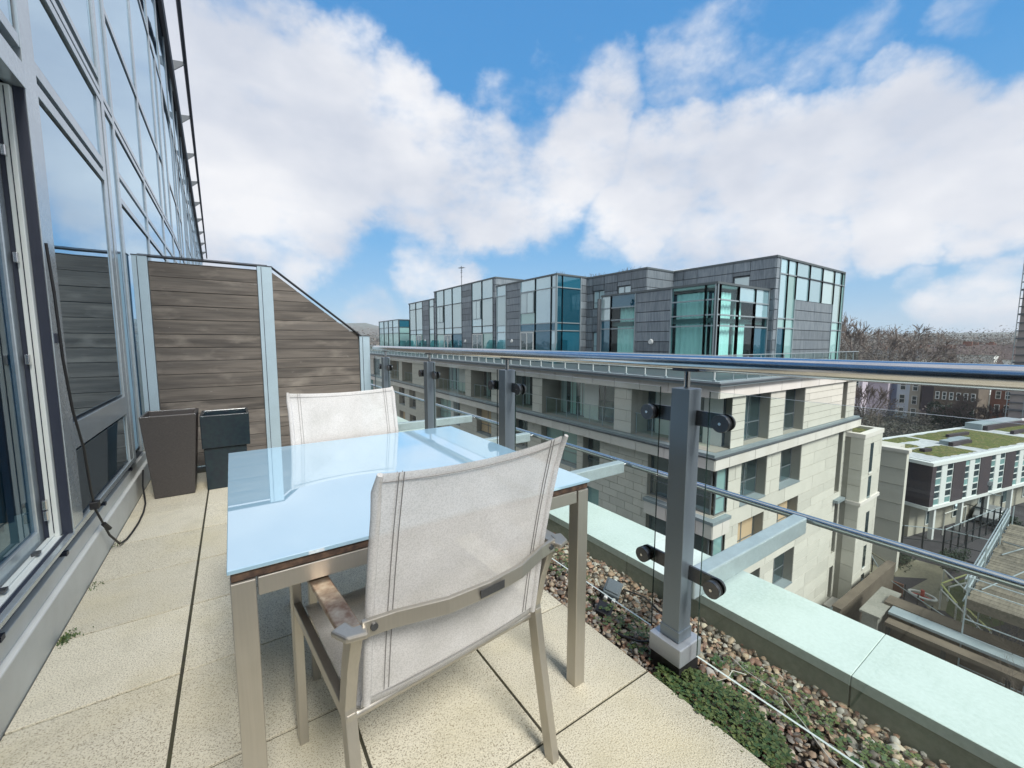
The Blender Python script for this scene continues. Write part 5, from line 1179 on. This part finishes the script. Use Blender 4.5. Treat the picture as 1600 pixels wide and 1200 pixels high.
bare_tree(150, 43, 31, 31, 'tall brown leafless tree crown rising above the horizon nearest the penthouse', spread=.6, r0=.5, rmin=.075)
bare_tree(155, 38.5, 29, 32, 'second tall leafless crown on the horizon right of the penthouse', spread=.6, r0=.5, rmin=.075)
bare_tree(160, 34, 26, 33, 'lower spreading leafless crown on the horizon behind the lilac house', spread=.7, r0=.45, rmin=.075)
bare_tree(29.2, 1.9, 6.0, 14, 'tangled leafless shrub under the timber deck at bottom right', 'bare_shrub', spread=.9, r0=.05)
bare_tree(27.2, .9, 5.0, 15, 'pale twiggy bush lowest at the right edge', 'bare_shrub', spread=.9, r0=.04)
leafy(100, 15.3, -11.8, 3.2, 2.6, 3.6, 5200, .34, 'dark evergreen tree in front of the brown brick terrace')
leafy(98, 10.8, -13.2, 3.0, 3.4, 2.2, 4200, .34, 'broad dark evergreen bush beside the bare trees behind the mossy roof')
leafy(56.5, 4.2, -15.0, .8, .8, .9, 900, .15, 'small green shrub by the lamp post')

# ---- far roofs, woods and hills
random.seed(21)
def mass(x0, x1, y0, y1, n, zt, s, name, label, pr_=1):
    mb = MB(); cl = []
    for _ in range(int(n/200)): 
        cl.append((random.uniform(x0, x1), random.uniform(y0, y1), random.choice((.62, .8, .95, 1.1, 1.28))*random.uniform(.93, 1.05)))
    for c in cl:
        h = (zt-GZ)*c[2]; r = h*.42
        for k in range(200):
            v = Vector((random.gauss(0, 1), random.gauss(0, 1), random.gauss(0, 1))).normalized()*random.uniform(.5, 1.05)
            p = Vector((c[0]+v.x*r, c[1]+v.y*r, GZ+h*.62+v.z*h*.38)); a = Vector((random.uniform(-1, 1), random.uniform(-1, 1), random.uniform(-.3, 1)))*s; b_ = Vector((random.uniform(-1, 1), random.uniform(-1, 1), random.uniform(-.3, 1)))*s
            mb.add([p, p+a, p+b_], [(0, 1, 2)])
    o = mb.done(name, 'far_wood', kind='stuff'); o['label'] = label; o['category'] = 'woodland'; return o
mass(185, 250, 38, 72, 42000, 2.2, .42, 'woodland', 'brown leafless woodland beyond the terrace houses at right')
mass(260, 420, 25, 120, 60000, 3.4, .62, 'woodland', 'hazier band of winter trees across the far right horizon')
mass(420, 900, 30, 330, 60000, 7.5, 1.3, 'woodland', 'farthest grey line of trees on the right horizon')
mass(60, 330, 330, 900, 30000, 7, 1.5, 'woodland', 'distant trees below the hill at left')
mass(72, 113, 13, 34, 26000, -11.2, .22, 'garden_thicket', 'brown winter garden trees between the mossy roof and terrace houses')
mass(132, 200, 20, 52, 30000, -1.2, .36, 'woodland', 'bare brown treetops just behind the terrace houses')
lab_c = ['brick', 'white', 'cream', 'pinkish', 'grey']; lab_r = ['steep slate roof', 'brown tiled roof', 'low red roof', 'dark gabled roof']
k = 0
for i in range(76):
    if i < 64: x = random.uniform(200, 420) if i < 24 else random.uniform(200, 330); y = x*(random.uniform(.085, .27) if i < 24 else random.uniform(.085, .19))
    else: y = random.uniform(250, 620); x = y*random.uniform(.27, .36)
    wd = random.uniform(7, 12); dp = random.uniform(7, 11); h = random.uniform(9.5, 13.5) if i < 64 else random.uniform(9, 14)
    wc, wm = random.choice((('buff', 'far_wall'), ('red brick', 'red_brick'), ('white', 'render_white'), ('grey cream', 'cream_render'), ('white', 'render_white')))
    where = 'among winter trees on the right horizon' if i < 64 else 'below the wooded hill past the plank screen'
    t = root('far_house', (x, y, GZ), f'distant {wc} gabled house {where}', 'house', f'distant {wc} houses {where[:5]} {where.split()[-1]}')
    MB().box(x, x+dp, y, y+wd, GZ, GZ+h).done('wall', wm, t)
    MB().prism([(x-.4, y-.3, GZ+h), (x+dp+.4, y-.3, GZ+h), (x+dp/2, y-.3, GZ+h+3.2)][::-1], (0, wd+.6, 0)).done('roof', random.choice(('far_roof', 'lead_dark', 'far_roof')), t)
    MB().box(x+dp/2-.5, x+dp/2+.5, y+wd*.7, y+wd*.7+1.4, GZ+h+2.2, GZ+h+4.4).done('chimney', 'red_brick', t)
    f = MB().box(x-.08, x-.02, y+wd*.2, y+wd*.2+1.3, GZ+h-2.4, GZ+h-.8).box(x-.08, x-.02, y+wd*.62, y+wd*.62+1.3, GZ+h-2.4, GZ+h-.8).done('windows', 'white_trim', t)
def hill(pts, label, base=-30, th=120):
    mb = MB(); k = 0
    for i, (x, y, h) in enumerate(pts):
        d = Vector((x, y, 0)).normalized()*th; mb.v += [(x-d.x, y-d.y, base), (x, y, h), (x+d.x, y+d.y, base)]
    for i in range(len(pts)-1):
        a = 3*i; mb.f += [(a, a+3, a+4, a+1), (a+1, a+4, a+5, a+2)]; mb.m += [0, 0]
    return mb.done('hills', 'hill_mat', kind='structure', smooth=True)
hill([(-400, 1500, 50), (0, 1500, 62), (250, 1490, 60), (380, 1440, 64), (430, 1430, 52), (520, 1400, 30), (700, 1300, 22), (1000, 1000, 26), (1250, 700, 20), (1400, 400, 24), (1500, 150, 26), (1550, -200, 24)], '', th=500)
mb = MB()
for k in range(22000):
    t = random.random(); x = -60+t*620; y = 1450-random.uniform(-10, 250)-.12*x; h = max(0, 52-abs(x-330)*.07)*(1-max(0, (1440-y))/420)+random.uniform(-4, 8)
    p = Vector((x, y, h)); a = Vector((random.uniform(-1, 1), random.uniform(-.3, .3), random.uniform(0, 1)))*2.6; b_ = Vector((random.uniform(-1, 1), random.uniform(-.3, .3), random.uniform(0, 1)))*2.6
    mb.add([p, p+a, p+b_], [(0, 1, 2)])
o = mb.done('woodland', 'far_wood', kind='stuff'); o['label'] = 'wooded crest of the far hill above the end of the plank screen'; o['category'] = 'woodland'

# ---- thin winter haze
hz = MB().box(-700, 1750, -450, 2150, GZ-22, 82).done('haze', 'ground', kind='stuff'); hz['label'] = 'thin pale winter haze between the houses and the horizon'; hz['category'] = 'haze'
hm = bpy.data.materials.new('haze'); hm.use_nodes = True; hm.node_tree.nodes.clear()
ho = hm.node_tree.nodes.new('ShaderNodeOutputMaterial'); hv = hm.node_tree.nodes.new('ShaderNodeVolumePrincipled'); hv.inputs['Color'].default_value = (.86, .92, 1, 1); hv.inputs['Density'].default_value = .0003
hm.node_tree.links.new(hv.outputs[0], ho.inputs['Volume']); hz.data.materials.clear(); hz.data.materials.append(hm)
